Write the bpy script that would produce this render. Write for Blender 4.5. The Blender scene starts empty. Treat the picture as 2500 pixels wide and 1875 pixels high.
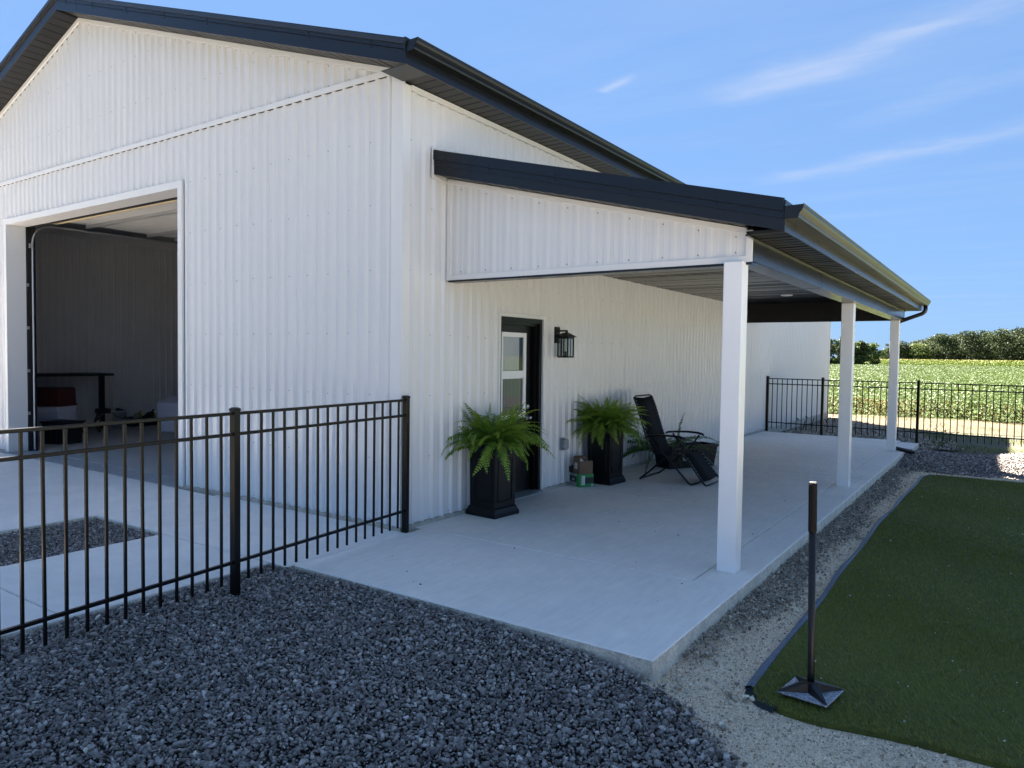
import bpy, bmesh, math, random
import numpy as np
from mathutils import Vector, Matrix, Euler

R = math.radians
random.seed(7)
rng = np.random.default_rng(7)
scene = bpy.context.scene
col = scene.collection

# ------------------------------------------------------------------ camera
cam = bpy.data.objects.new('camera', bpy.data.cameras.new('camera'))
col.objects.link(cam)
scene.camera = cam
CAM = np.array([4.7271, -5.0343, 1.6732])
yaw, pitch, roll = 0.6019, -0.0387, 0.0134
fw = np.array([-math.sin(yaw) * math.cos(pitch), math.cos(yaw) * math.cos(pitch), math.sin(pitch)])
rt = np.array([math.cos(yaw), math.sin(yaw), 0.0])
up = np.cross(rt, fw)
rt, up = math.cos(roll) * rt + math.sin(roll) * up, -math.sin(roll) * rt + math.cos(roll) * up
cam.matrix_world = Matrix(((rt[0], up[0], -fw[0], CAM[0]), (rt[1], up[1], -fw[1], CAM[1]),
                           (rt[2], up[2], -fw[2], CAM[2]), (0, 0, 0, 1)))
cam.data.sensor_width = 36.0
cam.data.lens = 36.0 * 1771.09 / 2500.0
cam.data.clip_start = 0.05
cam.data.clip_end = 6000.0

# ------------------------------------------------------------------ sun and sky
SUN_EL = R(41.0)
to_sun = Vector((-0.82 * math.cos(SUN_EL), 0.572 * math.cos(SUN_EL), math.sin(SUN_EL))).normalized()
sun = bpy.data.objects.new('sun', bpy.data.lights.new('sun', 'SUN'))
col.objects.link(sun)
sun.data.energy = 5.0
sun.data.angle = R(0.53)
sun.data.color = (1.0, 0.95, 0.87)
sun.rotation_euler = to_sun.to_track_quat('Z', 'Y').to_euler()
sun.location = (-20, 14, 25)

world = bpy.data.worlds.new('World')
scene.world = world
world.use_nodes = True
wn, wl = world.node_tree.nodes, world.node_tree.links
wn.clear()


def N(nodes, typ, **kw):
    n = nodes.new(typ)
    for k, v in kw.items():
        if k == 'inp':
            for a, b in v.items():
                n.inputs[a].default_value = b
        else:
            setattr(n, k, v)
    return n


SKY_STRENGTH = 0.050
sky = N(wn, 'ShaderNodeTexSky', sky_type='NISHITA', sun_disc=False, sun_elevation=SUN_EL,
        sun_rotation=math.atan2(to_sun.x, to_sun.y), altitude=200.0, air_density=1.0, dust_density=0.1, ozone_density=3.0)
# thin high cirrus: streaks laid out on a flat cloud sheet overhead (direction / height)
tc = N(wn, 'ShaderNodeTexCoord')
sep = N(wn, 'ShaderNodeSeparateXYZ')
wl.new(tc.outputs['Generated'], sep.inputs[0])
zc = N(wn, 'ShaderNodeMath', operation='MAXIMUM', inp={1: 0.04})
wl.new(sep.outputs[2], zc.inputs[0])
dx = N(wn, 'ShaderNodeMath', operation='DIVIDE'); wl.new(sep.outputs[0], dx.inputs[0]); wl.new(zc.outputs[0], dx.inputs[1])
dy = N(wn, 'ShaderNodeMath', operation='DIVIDE'); wl.new(sep.outputs[1], dy.inputs[0]); wl.new(zc.outputs[0], dy.inputs[1])
sheet = N(wn, 'ShaderNodeCombineXYZ'); wl.new(dx.outputs[0], sheet.inputs[0]); wl.new(dy.outputs[0], sheet.inputs[1])


def wmath(op, a, b=None, clamp=False):
    n = N(wn, 'ShaderNodeMath', operation=op, use_clamp=clamp)
    for i, v in enumerate((a, b)):
        if v is None:
            continue
        if isinstance(v, (int, float)):
            n.inputs[i].default_value = v
        else:
            wl.new(v, n.inputs[i])
    return n.outputs[0]


warp = N(wn, 'ShaderNodeTexNoise', inp={'Scale': 2.6, 'Detail': 5.0, 'Roughness': 0.6})
wl.new(sheet.outputs[0], warp.inputs['Vector'])
warp_c = wmath('SUBTRACT', warp.outputs['Fac'], 0.5)
cloud_sum = None
for (ax, ay, bx, by, wid, amt) in ((-0.99, 2.80, 0.02, 2.45, 0.10, 0.50), (-1.24, 4.25, 0.10, 3.79, 0.12, 0.42),
                                   (-1.29, 2.47, -1.15, 2.40, 0.024, 0.5), (0.15, 3.05, -0.55, 3.35, 0.12, 0.2)):
    L = math.hypot(bx - ax, by - ay)
    ux, uy = (bx - ax) / L, (by - ay) / L
    # along / across coordinates of the streak
    al = wmath('ADD', wmath('MULTIPLY', wmath('SUBTRACT', dx.outputs[0], ax), ux), wmath('MULTIPLY', wmath('SUBTRACT', dy.outputs[0], ay), uy))
    ac = wmath('SUBTRACT', wmath('MULTIPLY', wmath('SUBTRACT', dx.outputs[0], ax), -uy), wmath('MULTIPLY', wmath('SUBTRACT', dy.outputs[0], ay), -ux))
    ac = wmath('ADD', ac, wmath('MULTIPLY', warp_c, wid * 3.0))
    across = wmath('POWER', 2.718, wmath('MULTIPLY', wmath('POWER', wmath('ABSOLUTE', wmath('DIVIDE', ac, wid)), 2.0), -1.0))
    e0 = wmath('MULTIPLY', wmath('ADD', al, 0.03), 1.0 / (0.16 * L), True)
    e1 = wmath('MULTIPLY', wmath('SUBTRACT', L * 1.25, al), 1.0 / (0.5 * L), True)
    s = wmath('MULTIPLY', wmath('MULTIPLY', across, amt), wmath('MULTIPLY', e0, e1))
    cloud_sum = s if cloud_sum is None else wmath('ADD', cloud_sum, s)
wisp = N(wn, 'ShaderNodeTexNoise', inp={'Scale': 5.0, 'Detail': 7.0, 'Roughness': 0.62})
mp = N(wn, 'ShaderNodeMapping'); mp.inputs['Scale'].default_value = (0.5, 1.6, 1.0); mp.inputs['Rotation'].default_value = (0, 0, R(20))
wl.new(sheet.outputs[0], mp.inputs[0]); wl.new(mp.outputs[0], wisp.inputs['Vector'])
wispr = N(wn, 'ShaderNodeMapRange', inp={'From Min': 0.3, 'From Max': 0.75, 'To Min': 0.45, 'To Max': 1.2})
wl.new(wisp.outputs['Fac'], wispr.inputs[0])
veil = N(wn, 'ShaderNodeTexNoise', inp={'Scale': 0.9, 'Detail': 6.0, 'Roughness': 0.6})
wl.new(mp.outputs[0], veil.inputs['Vector'])
veilr = N(wn, 'ShaderNodeMapRange', inp={'From Min': 0.5, 'From Max': 0.85, 'To Min': 0.0, 'To Max': 0.22})
wl.new(veil.outputs['Fac'], veilr.inputs[0])
cl = wmath('MINIMUM', wmath('ADD', wmath('MULTIPLY', cloud_sum, wispr.outputs[0]), veilr.outputs[0]), 0.8)
# one even compression of the whole sky's brightness range (aureole to far side), then its colour
gam = N(wn, 'ShaderNodeGamma', inp={'Gamma': 0.28})
wl.new(sky.outputs[0], gam.inputs[0])
hsv = N(wn, 'ShaderNodeMix', data_type='RGBA', blend_type='MULTIPLY', inp={0: 1.0})
wl.new(gam.outputs[0], hsv.inputs[6]); hsv.inputs[7].default_value = (0.445, 0.715, 1.17, 1)
mixc = N(wn, 'ShaderNodeMix', data_type='RGBA')
wl.new(cl, mixc.inputs[0]); wl.new(hsv.outputs[2], mixc.inputs[6]); mixc.inputs[7].default_value = (1.35, 1.55, 2.0, 1)
bg = N(wn, 'ShaderNodeBackground', inp={'Strength': SKY_STRENGTH})
wo = N(wn, 'ShaderNodeOutputWorld')
wl.new(mixc.outputs[2], bg.inputs[0]); wl.new(bg.outputs[0], wo.inputs[0])

vs = scene.view_settings
vs.view_transform = 'Standard'
vs.look = 'None'
vs.exposure = 3.28
vs.gamma = 1.0
vs.use_curve_mapping = False
scene.cycles.max_bounces = 8
scene.cycles.transparent_max_bounces = 12
scene.cycles.caustics_reflective = False
scene.cycles.caustics_refractive = False


# ------------------------------------------------------------------ materials
def mat(name, color, rough=0.5, metallic=0.0, spec=0.5, var=None, bump=None, tint=None, coat=0.0, trans=0.0, coords='Object', wave=None):
    """var: list of (scale, amount, stretch) brightness noise; bump: list of (scale, strength, distance, stretch); tint: attribute ramp colours"""
    m = bpy.data.materials.new(name)
    m.use_nodes = True
    nt = m.node_tree
    n, l = nt.nodes, nt.links
    b = n['Principled BSDF']
    b.inputs['Roughness'].default_value = rough
    b.inputs['Metallic'].default_value = metallic
    b.inputs['Specular IOR Level'].default_value = spec
    b.inputs['Coat Weight'].default_value = coat
    b.inputs['Coat Roughness'].default_value = 0.1
    b.inputs['Base Color'].default_value = (*color, 1)
    cur = None
    tcn = N(n, 'ShaderNodeTexCoord')
    geo = N(n, 'ShaderNodeNewGeometry')
    pos = geo.outputs['Position'] if coords == 'World' else tcn.outputs['Object']
    if tint:
        at = N(n, 'ShaderNodeAttribute', attribute_name='tint')
        cr = N(n, 'ShaderNodeValToRGB')
        els = cr.color_ramp.elements
        while len(els) < len(tint):
            els.new(0.5)
        for e, (p, c) in zip(els, tint):
            e.position = p
            e.color = (*c, 1)
        l.new(at.outputs['Fac'], cr.inputs[0])
        cur = cr.outputs[0]
    for (sc, am, st) in (var or []):
        mpn = N(n, 'ShaderNodeMapping'); mpn.inputs['Scale'].default_value = st
        l.new(pos, mpn.inputs[0])
        nz = N(n, 'ShaderNodeTexNoise', inp={'Scale': sc, 'Detail': 6.0, 'Roughness': 0.62})
        l.new(mpn.outputs[0], nz.inputs['Vector'])
        mr = N(n, 'ShaderNodeMapRange', inp={'From Min': 0.3, 'From Max': 0.7, 'To Min': 1 - am, 'To Max': 1 + am})
        l.new(nz.outputs['Fac'], mr.inputs[0])
        mx = N(n, 'ShaderNodeMix', data_type='RGBA', blend_type='MULTIPLY', inp={0: 1.0})
        if cur is None:
            mx.inputs[6].default_value = (*color, 1)
        else:
            l.new(cur, mx.inputs[6])
        l.new(mr.outputs[0], mx.inputs[7])
        cur = mx.outputs[2]
    if cur is not None:
        l.new(cur, b.inputs['Base Color'])
    prev = None
    for (sc, strn, dist, st) in (bump or []):
        mpn = N(n, 'ShaderNodeMapping'); mpn.inputs['Scale'].default_value = st
        l.new(pos, mpn.inputs[0])
        nz = N(n, 'ShaderNodeTexNoise', inp={'Scale': sc, 'Detail': 5.0, 'Roughness': 0.6})
        l.new(mpn.outputs[0], nz.inputs['Vector'])
        bp = N(n, 'ShaderNodeBump', inp={'Strength': strn, 'Distance': dist})
        l.new(nz.outputs['Fac'], bp.inputs['Height'])
        if prev is not None:
            l.new(prev, bp.inputs['Normal'])
        prev = bp.outputs[0]
    if prev is not None:
        l.new(prev, b.inputs['Normal'])
    if trans > 0:
        tr = N(n, 'ShaderNodeBsdfTranslucent')
        if cur is not None:
            l.new(cur, tr.inputs[0])
        else:
            tr.inputs[0].default_value = (*color, 1)
        ms = N(n, 'ShaderNodeMixShader', inp={0: trans})
        l.new(b.outputs[0], ms.inputs[1]); l.new(tr.outputs[0], ms.inputs[2])
        l.new(ms.outputs[0], n['Material Output'].inputs[0])
    return m


def glass_mat(name, tintc=(1, 1, 1), refl=0.06, rough=0.02):
    m = bpy.data.materials.new(name)
    m.use_nodes = True
    n, l = m.node_tree.nodes, m.node_tree.links
    n.remove(n['Principled BSDF'])
    t = N(n, 'ShaderNodeBsdfTransparent', inp={0: (*tintc, 1)})
    g = N(n, 'ShaderNodeBsdfGlossy', inp={'Roughness': rough})
    lw = N(n, 'ShaderNodeLayerWeight', inp={'Blend': 0.5})
    pw = N(n, 'ShaderNodeMath', operation='POWER', inp={1: 4.0})
    ad = N(n, 'ShaderNodeMath', operation='MULTIPLY_ADD', inp={1: 0.5, 2: refl}, use_clamp=True)
    l.new(lw.outputs['Facing'], pw.inputs[0]); l.new(pw.outputs[0], ad.inputs[0])
    ms = N(n, 'ShaderNodeMixShader')
    l.new(ad.outputs[0], ms.inputs[0]); l.new(t.outputs[0], ms.inputs[1]); l.new(g.outputs[0], ms.inputs[2])
    l.new(ms.outputs[0], n['Material Output'].inputs[0])
    return m


ONE = (1, 1, 1)
M = {}
M['siding'] = mat('white_siding', (0.725, 0.715, 0.695), 0.26, spec=0.6, var=[(0.6, 0.02, ONE), (9, 0.012, (1, 1, 0.06))],
                  bump=[(0.9, 0.12, 0.02, (1, 1, 0.35)), (14, 0.04, 0.004, (1, 1, 0.05))], coords='World')
M['white_trim'] = mat('white_trim', (0.75, 0.74, 0.715), 0.35, var=[(1.2, 0.02, ONE)], bump=[(2.0, 0.1, 0.01, ONE)], coords='World')
M['window_white'] = mat('window_white', (0.88, 0.88, 0.87), 0.35)
M['post_white'] = mat('post_white', (0.86, 0.85, 0.83), 0.33, var=[(2.0, 0.02, ONE)], bump=[(1.6, 0.15, 0.01, (1, 1, 0.3))], coords='World')
M['screw'] = mat('screw_head', (0.22, 0.225, 0.24), 0.4, metallic=0.3)
M['black_metal'] = mat('black_metal', (0.0065, 0.0075, 0.0105), 0.30, spec=0.42, var=[(1.4, 0.12, ONE)], bump=[(1.5, 0.12, 0.01, ONE)], coords='World')
M['black_gutter'] = mat('black_gutter', (0.007, 0.0075, 0.009), 0.33, spec=0.4, bump=[(2.0, 0.12, 0.008, (1, 0.4, 1))], coords='World')
M['black_soffit'] = mat('black_soffit', (0.0078, 0.0076, 0.0083), 0.42, spec=0.3, var=[(3.0, 0.2, ONE)], bump=[(220, 0.25, 0.002, ONE)], coords='World')
M['black_ceiling'] = mat('black_ceiling', (0.0055, 0.0053, 0.0058), 0.24, spec=0.2, bump=[(3, 0.1, 0.01, (0.4, 3, 1))], coords='World')
M['black_beam'] = mat('black_beam_cover', (0.010, 0.0103, 0.012), 0.22, spec=0.4, bump=[(1.8, 0.25, 0.012, (1, 0.5, 1))], coords='World')
M['roof'] = mat('black_roof_steel', (0.02, 0.022, 0.026), 0.35)
M['fence'] = mat('black_fence_powder', (0.003, 0.003, 0.0034), 0.28, spec=0.22, bump=[(160, 0.06, 0.001, ONE)])
M['concrete'] = mat('concrete_slab', (0.83, 0.745, 0.655), 0.72, spec=0.3,
                    var=[(0.45, 0.06, ONE), (2.6, 0.04, ONE), (9, 0.025, ONE), (22, 0.055, (1, 0.15, 1)), (160, 0.06, ONE)],
                    bump=[(60, 0.10, 0.003, (1, 0.08, 1)), (400, 0.1, 0.001, ONE)], coords='World')
M['concrete_side'] = mat('concrete_side', (0.78, 0.68, 0.54), 0.9, spec=0.2, var=[(7, 0.22, ONE), (40, 0.22, ONE), (160, 0.2, ONE)],
                         bump=[(70, 0.9, 0.012, ONE), (220, 0.5, 0.004, ONE)], coords='World')
M['concrete_walk'] = mat('concrete_walk', (0.81, 0.735, 0.66), 0.75, spec=0.3,
                         var=[(0.6, 0.07, ONE), (3.2, 0.05, ONE), (18, 0.03, (0.25, 1, 1)), (160, 0.04, ONE)],
                         bump=[(60, 0.12, 0.003, (0.08, 1, 1))], coords='World')
M['floor'] = mat('barn_floor', (0.36, 0.36, 0.355), 0.55, spec=0.4, var=[(0.7, 0.10, ONE), (4, 0.06, ONE)], coords='World')
M['base_tan'] = mat('base_foundation', (0.46, 0.41, 0.34), 0.9, var=[(8, 0.25, ONE), (50, 0.25, ONE)], bump=[(60, 0.5, 0.005, ONE)], coords='World')
M['liner'] = mat('charcoal_liner', (0.68, 0.65, 0.64), 0.42, var=[(1.0, 0.05, ONE)], coords='World')
M['liner_ceiling'] = mat('liner_ceiling', (0.26, 0.26, 0.265), 0.5)
M['door_wood'] = mat('door_panel_grain', (0.62, 0.61, 0.59), 0.5, var=[(5, 0.08, (0.2, 6, 6)), (20, 0.08, (0.1, 8, 8))])
M['tan_seal'] = mat('tan_bottom_seal', (0.70, 0.58, 0.34), 0.5)
M['galv'] = mat('galvanised_track', (0.42, 0.43, 0.44), 0.35, metallic=0.6)
M['alu'] = mat('aluminium_sill', (0.60, 0.60, 0.60), 0.35, metallic=0.7)
M['black_door'] = mat('black_door_paint', (0.004, 0.004, 0.0048), 0.32, spec=0.3)
M['rubber'] = mat('black_rubber', (0.005, 0.005, 0.005), 0.8)
M['glass'] = glass_mat('window_glass', (0.85, 0.87, 0.88), 0.02)
M['lamp_glass'] = glass_mat('lantern_glass', (0.86, 0.88, 0.88), 0.05, 0.12)
M['clear_plastic'] = glass_mat('clear_plastic', (0.72, 0.76, 0.80), 0.08, 0.08)
M['curtain_pale'] = mat('pale_shade', (0.80, 0.78, 0.72), 0.9)  # pale colour stands in for a bright reflection in the upper door pane
M['curtain_grey'] = mat('grey_curtain', (0.20, 0.21, 0.23), 0.9)
M['lantern'] = mat('lantern_black', (0.005, 0.005, 0.0055), 0.5, spec=0.3)
M['planter'] = mat('planter_black', (0.0042, 0.0045, 0.0062), 0.45, spec=0.3, var=[(3, 0.1, ONE)], bump=[(30, 0.05, 0.002, ONE)])
M['soil'] = mat('potting_soil', (0.03, 0.022, 0.016), 0.95, bump=[(60, 0.8, 0.01, ONE)])
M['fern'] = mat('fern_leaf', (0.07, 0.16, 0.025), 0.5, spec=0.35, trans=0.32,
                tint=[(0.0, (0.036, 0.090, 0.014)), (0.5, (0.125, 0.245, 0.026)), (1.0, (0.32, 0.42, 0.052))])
M['fern_dark'] = mat('sword_fern_leaf', (0.03, 0.08, 0.02), 0.45, spec=0.4, trans=0.2,
                     tint=[(0.0, (0.02, 0.055, 0.015)), (0.5, (0.045, 0.11, 0.024)), (1.0, (0.09, 0.18, 0.045))])
M['fern_stem'] = mat('fern_stem', (0.10, 0.14, 0.03), 0.6)
M['sling'] = mat('black_mesh_fabric', (0.0042, 0.0042, 0.0046), 0.8, spec=0.2, bump=[(500, 0.4, 0.001, ONE)])
M['chair_tube'] = mat('black_chair_tube', (0.0042, 0.0042, 0.0046), 0.35, spec=0.35)
M['bead'] = mat('grey_lace_bead', (0.30, 0.31, 0.33), 0.5)
M['cardboard'] = mat('brown_cardboard', (0.165, 0.100, 0.060), 0.85, var=[(5, 0.08, ONE), (60, 0.05, (1, 1, 0.1))])
M['card_in'] = mat('cardboard_inside', (0.085, 0.053, 0.034), 0.9)
M['paper'] = mat('white_paper', (0.66, 0.66, 0.63), 0.8)
M['ink'] = mat('grey_ink', (0.22, 0.25, 0.28), 0.8)
M['green_card'] = mat('green_carton', (0.02, 0.235, 0.06), 0.5)
M['black_card'] = mat('black_carton', (0.007, 0.0078, 0.011), 0.45)
M['grey_card'] = mat('grey_carton', (0.40, 0.41, 0.42), 0.5)
M['cream_print'] = mat('cream_print', (0.42, 0.38, 0.27), 0.6)
M['dark_bag'] = mat('dark_tool_bag', (0.028, 0.025, 0.023), 0.8)
M['strap'] = mat('pale_handle', (0.45, 0.44, 0.42), 0.6)
M['outlet_grey'] = mat('grey_outlet', (0.30, 0.31, 0.33), 0.5)
M['tamper'] = mat('black_tamper', (0.006, 0.0057, 0.0055), 0.42, spec=0.4, var=[(20, 0.4, ONE)], bump=[(120, 0.15, 0.001, ONE)])
M['tamper_plate'] = mat('worn_steel_plate', (0.34, 0.34, 0.36), 0.45, metallic=0.2, tint=None, var=[(70, 0.75, ONE), (220, 0.75, ONE), (8, 0.3, ONE)], bump=[(150, 0.5, 0.002, ONE)])
M['tamper_edge'] = mat('bare_steel_edge', (0.55, 0.54, 0.50), 0.4, metallic=0.6)
M['grip'] = mat('foam_grip', (0.012, 0.0118, 0.0118), 0.9, spec=0.15, bump=[(300, 0.4, 0.001, ONE)])
M['grip_end'] = mat('worn_grip_end', (0.50, 0.48, 0.42), 0.8)
M['turf_base'] = mat('turf_base', (0.085, 0.09, 0.012), 0.9, var=[(2, 0.2, ONE), (30, 0.3, ONE)], coords='World')
M['turf'] = mat('turf_blades', (0.03, 0.08, 0.015), 0.5, spec=0.35, trans=0.15,
                tint=[(0.0, (0.085, 0.090, 0.011)), (0.5, (0.175, 0.180, 0.021)), (0.9, (0.245, 0.25, 0.036)), (1.0, (0.36, 0.31, 0.10))])
M['backing'] = mat('blue_grey_backing', (0.105, 0.13, 0.18), 0.5, var=[(20, 0.25, ONE)], bump=[(60, 0.5, 0.004, (1, 0.2, 1))])
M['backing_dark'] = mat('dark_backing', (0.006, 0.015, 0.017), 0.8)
M['fleck'] = mat('pale_flecks', (0.70, 0.69, 0.66), 0.8)
M['dark_fleck'] = mat('dark_flecks', (0.04, 0.035, 0.03), 0.9)
M['stone'] = mat('slate_gravel', (0.1, 0.1, 0.11), 0.75, spec=0.35, coords='World',
                 tint=[(0.0, (0.070, 0.057, 0.048)), (0.45, (0.245, 0.205, 0.178)), (0.85, (0.52, 0.445, 0.39)), (0.96, (0.60, 0.53, 0.46)), (1.0, (0.72, 0.61, 0.46))],
                 var=[(90, 0.35, ONE), (300, 0.25, ONE)], bump=[(160, 0.7, 0.004, ONE)])
M['mixed_stone'] = mat('mixed_gravel', (0.2, 0.2, 0.2), 0.8, spec=0.3, coords='World',
                       tint=[(0.0, (0.13, 0.108, 0.085)), (0.5, (0.40, 0.335, 0.265)), (0.75, (0.60, 0.50, 0.37)), (1.0, (0.82, 0.70, 0.52))],
                       var=[(90, 0.3, ONE)], bump=[(160, 0.6, 0.004, ONE)])
M['chips'] = mat('limestone_chips', (0.3, 0.28, 0.24), 0.85, spec=0.25, coords='World',
                 tint=[(0.0, (0.14, 0.112, 0.085)), (0.45, (0.74, 0.56, 0.38)), (1.0, (0.95, 0.83, 0.64))], var=[(200, 0.2, ONE)])
M['path'] = mat('limestone_fines', (0.76, 0.60, 0.43), 0.95, spec=0.2, coords='World',
                var=[(1.2, 0.15, ONE), (12, 0.12, ONE), (90, 0.35, ONE), (220, 0.4, ONE)], bump=[(110, 0.9, 0.008, ONE)])
M['gravel_bed'] = mat('gravel_bed', (0.06, 0.052, 0.046), 0.95, spec=0.2, coords='World', var=[(40, 0.5, ONE)], bump=[(70, 1.0, 0.02, ONE)])
M['ground'] = mat('dry_ground', (0.115, 0.107, 0.07), 0.95, spec=0.15, coords='World', var=[(0.06, 0.15, ONE), (0.5, 0.2, ONE), (6, 0.25, ONE), (40, 0.3, ONE)],
                  bump=[(5, 0.5, 0.08, ONE), (40, 0.5, 0.02, ONE)])
M['yard'] = mat('yard_gravel', (0.08, 0.075, 0.062), 0.95, spec=0.2, coords='World', var=[(0.3, 0.12, ONE), (20, 0.2, ONE), (90, 0.3, ONE)], bump=[(60, 0.6, 0.01, ONE)])
M['limestone_yard'] = mat('pale_limestone', (0.36, 0.355, 0.34), 0.95, spec=0.2, coords='World', var=[(0.3, 0.1, ONE), (20, 0.2, ONE), (90, 0.3, ONE)], bump=[(60, 0.6, 0.01, ONE)])
M['dirt_track'] = mat('dirt_track', (0.125, 0.098, 0.06), 0.95, spec=0.15, coords='World', var=[(0.5, 0.12, ONE), (4, 0.15, ONE), (30, 0.25, ONE)], bump=[(20, 0.5, 0.03, ONE)])
M['field_soil'] = mat('field_soil', (0.085, 0.115, 0.038), 0.95, spec=0.1, coords='World', var=[(1.5, 0.4, ONE), (12, 0.4, ONE)])
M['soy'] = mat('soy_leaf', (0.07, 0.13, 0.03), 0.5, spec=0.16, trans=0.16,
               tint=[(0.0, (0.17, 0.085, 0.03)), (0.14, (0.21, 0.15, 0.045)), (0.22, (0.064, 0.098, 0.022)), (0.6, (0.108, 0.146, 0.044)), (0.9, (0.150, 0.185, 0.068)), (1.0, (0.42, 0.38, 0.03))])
M['corn'] = mat('corn_leaf', (0.1, 0.15, 0.03), 0.6, spec=0.3, trans=0.15,
                tint=[(0.0, (0.11, 0.17, 0.025)), (0.5, (0.20, 0.26, 0.04)), (1.0, (0.36, 0.31, 0.10))])
M['tree_leaf'] = mat('tree_leaf', (0.05, 0.08, 0.03), 0.6, spec=0.12, trans=0.18,
                     tint=[(0.0, (0.032, 0.046, 0.020)), (0.5, (0.060, 0.079, 0.033)), (1.0, (0.098, 0.122, 0.05))])
M['tree_leaf_light'] = mat('tree_leaf_light', (0.07, 0.11, 0.03), 0.6, spec=0.12, trans=0.25,
                           tint=[(0.0, (0.045, 0.068, 0.020)), (0.5, (0.09, 0.128, 0.035)), (1.0, (0.15, 0.18, 0.055))])
M['bark'] = mat('bark', (0.10, 0.08, 0.06), 0.9)
M['weed'] = mat('weed_stem', (0.12, 0.14, 0.05), 0.7, trans=0.1)
M['dry_grass'] = mat('dry_grass', (0.2, 0.2, 0.07), 0.7, trans=0.2, tint=[(0.0, (0.10, 0.14, 0.03)), (0.5, (0.19, 0.21, 0.06)), (1.0, (0.36, 0.31, 0.15))])
M['red_lid'] = mat('dull_red_crate', (0.065, 0.012, 0.010), 0.5)
M['white_crate'] = mat('white_crate', (0.58, 0.58, 0.66), 0.6)
M['tote'] = mat('black_tote', (0.007, 0.0075, 0.009), 0.5)
M['bench'] = mat('dark_steel_bench', (0.006, 0.006, 0.007), 0.5)
M['bucket'] = mat('white_bucket', (0.45, 0.45, 0.45), 0.5)
M['yellow_tool'] = mat('yellow_tool', (0.40, 0.30, 0.03), 0.5)
M['dark_tool'] = mat('dark_tool', (0.009, 0.009, 0.01), 0.5)
M['lamp_lens'] = mat('white_lens', (0.75, 0.75, 0.74), 0.4)


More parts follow.
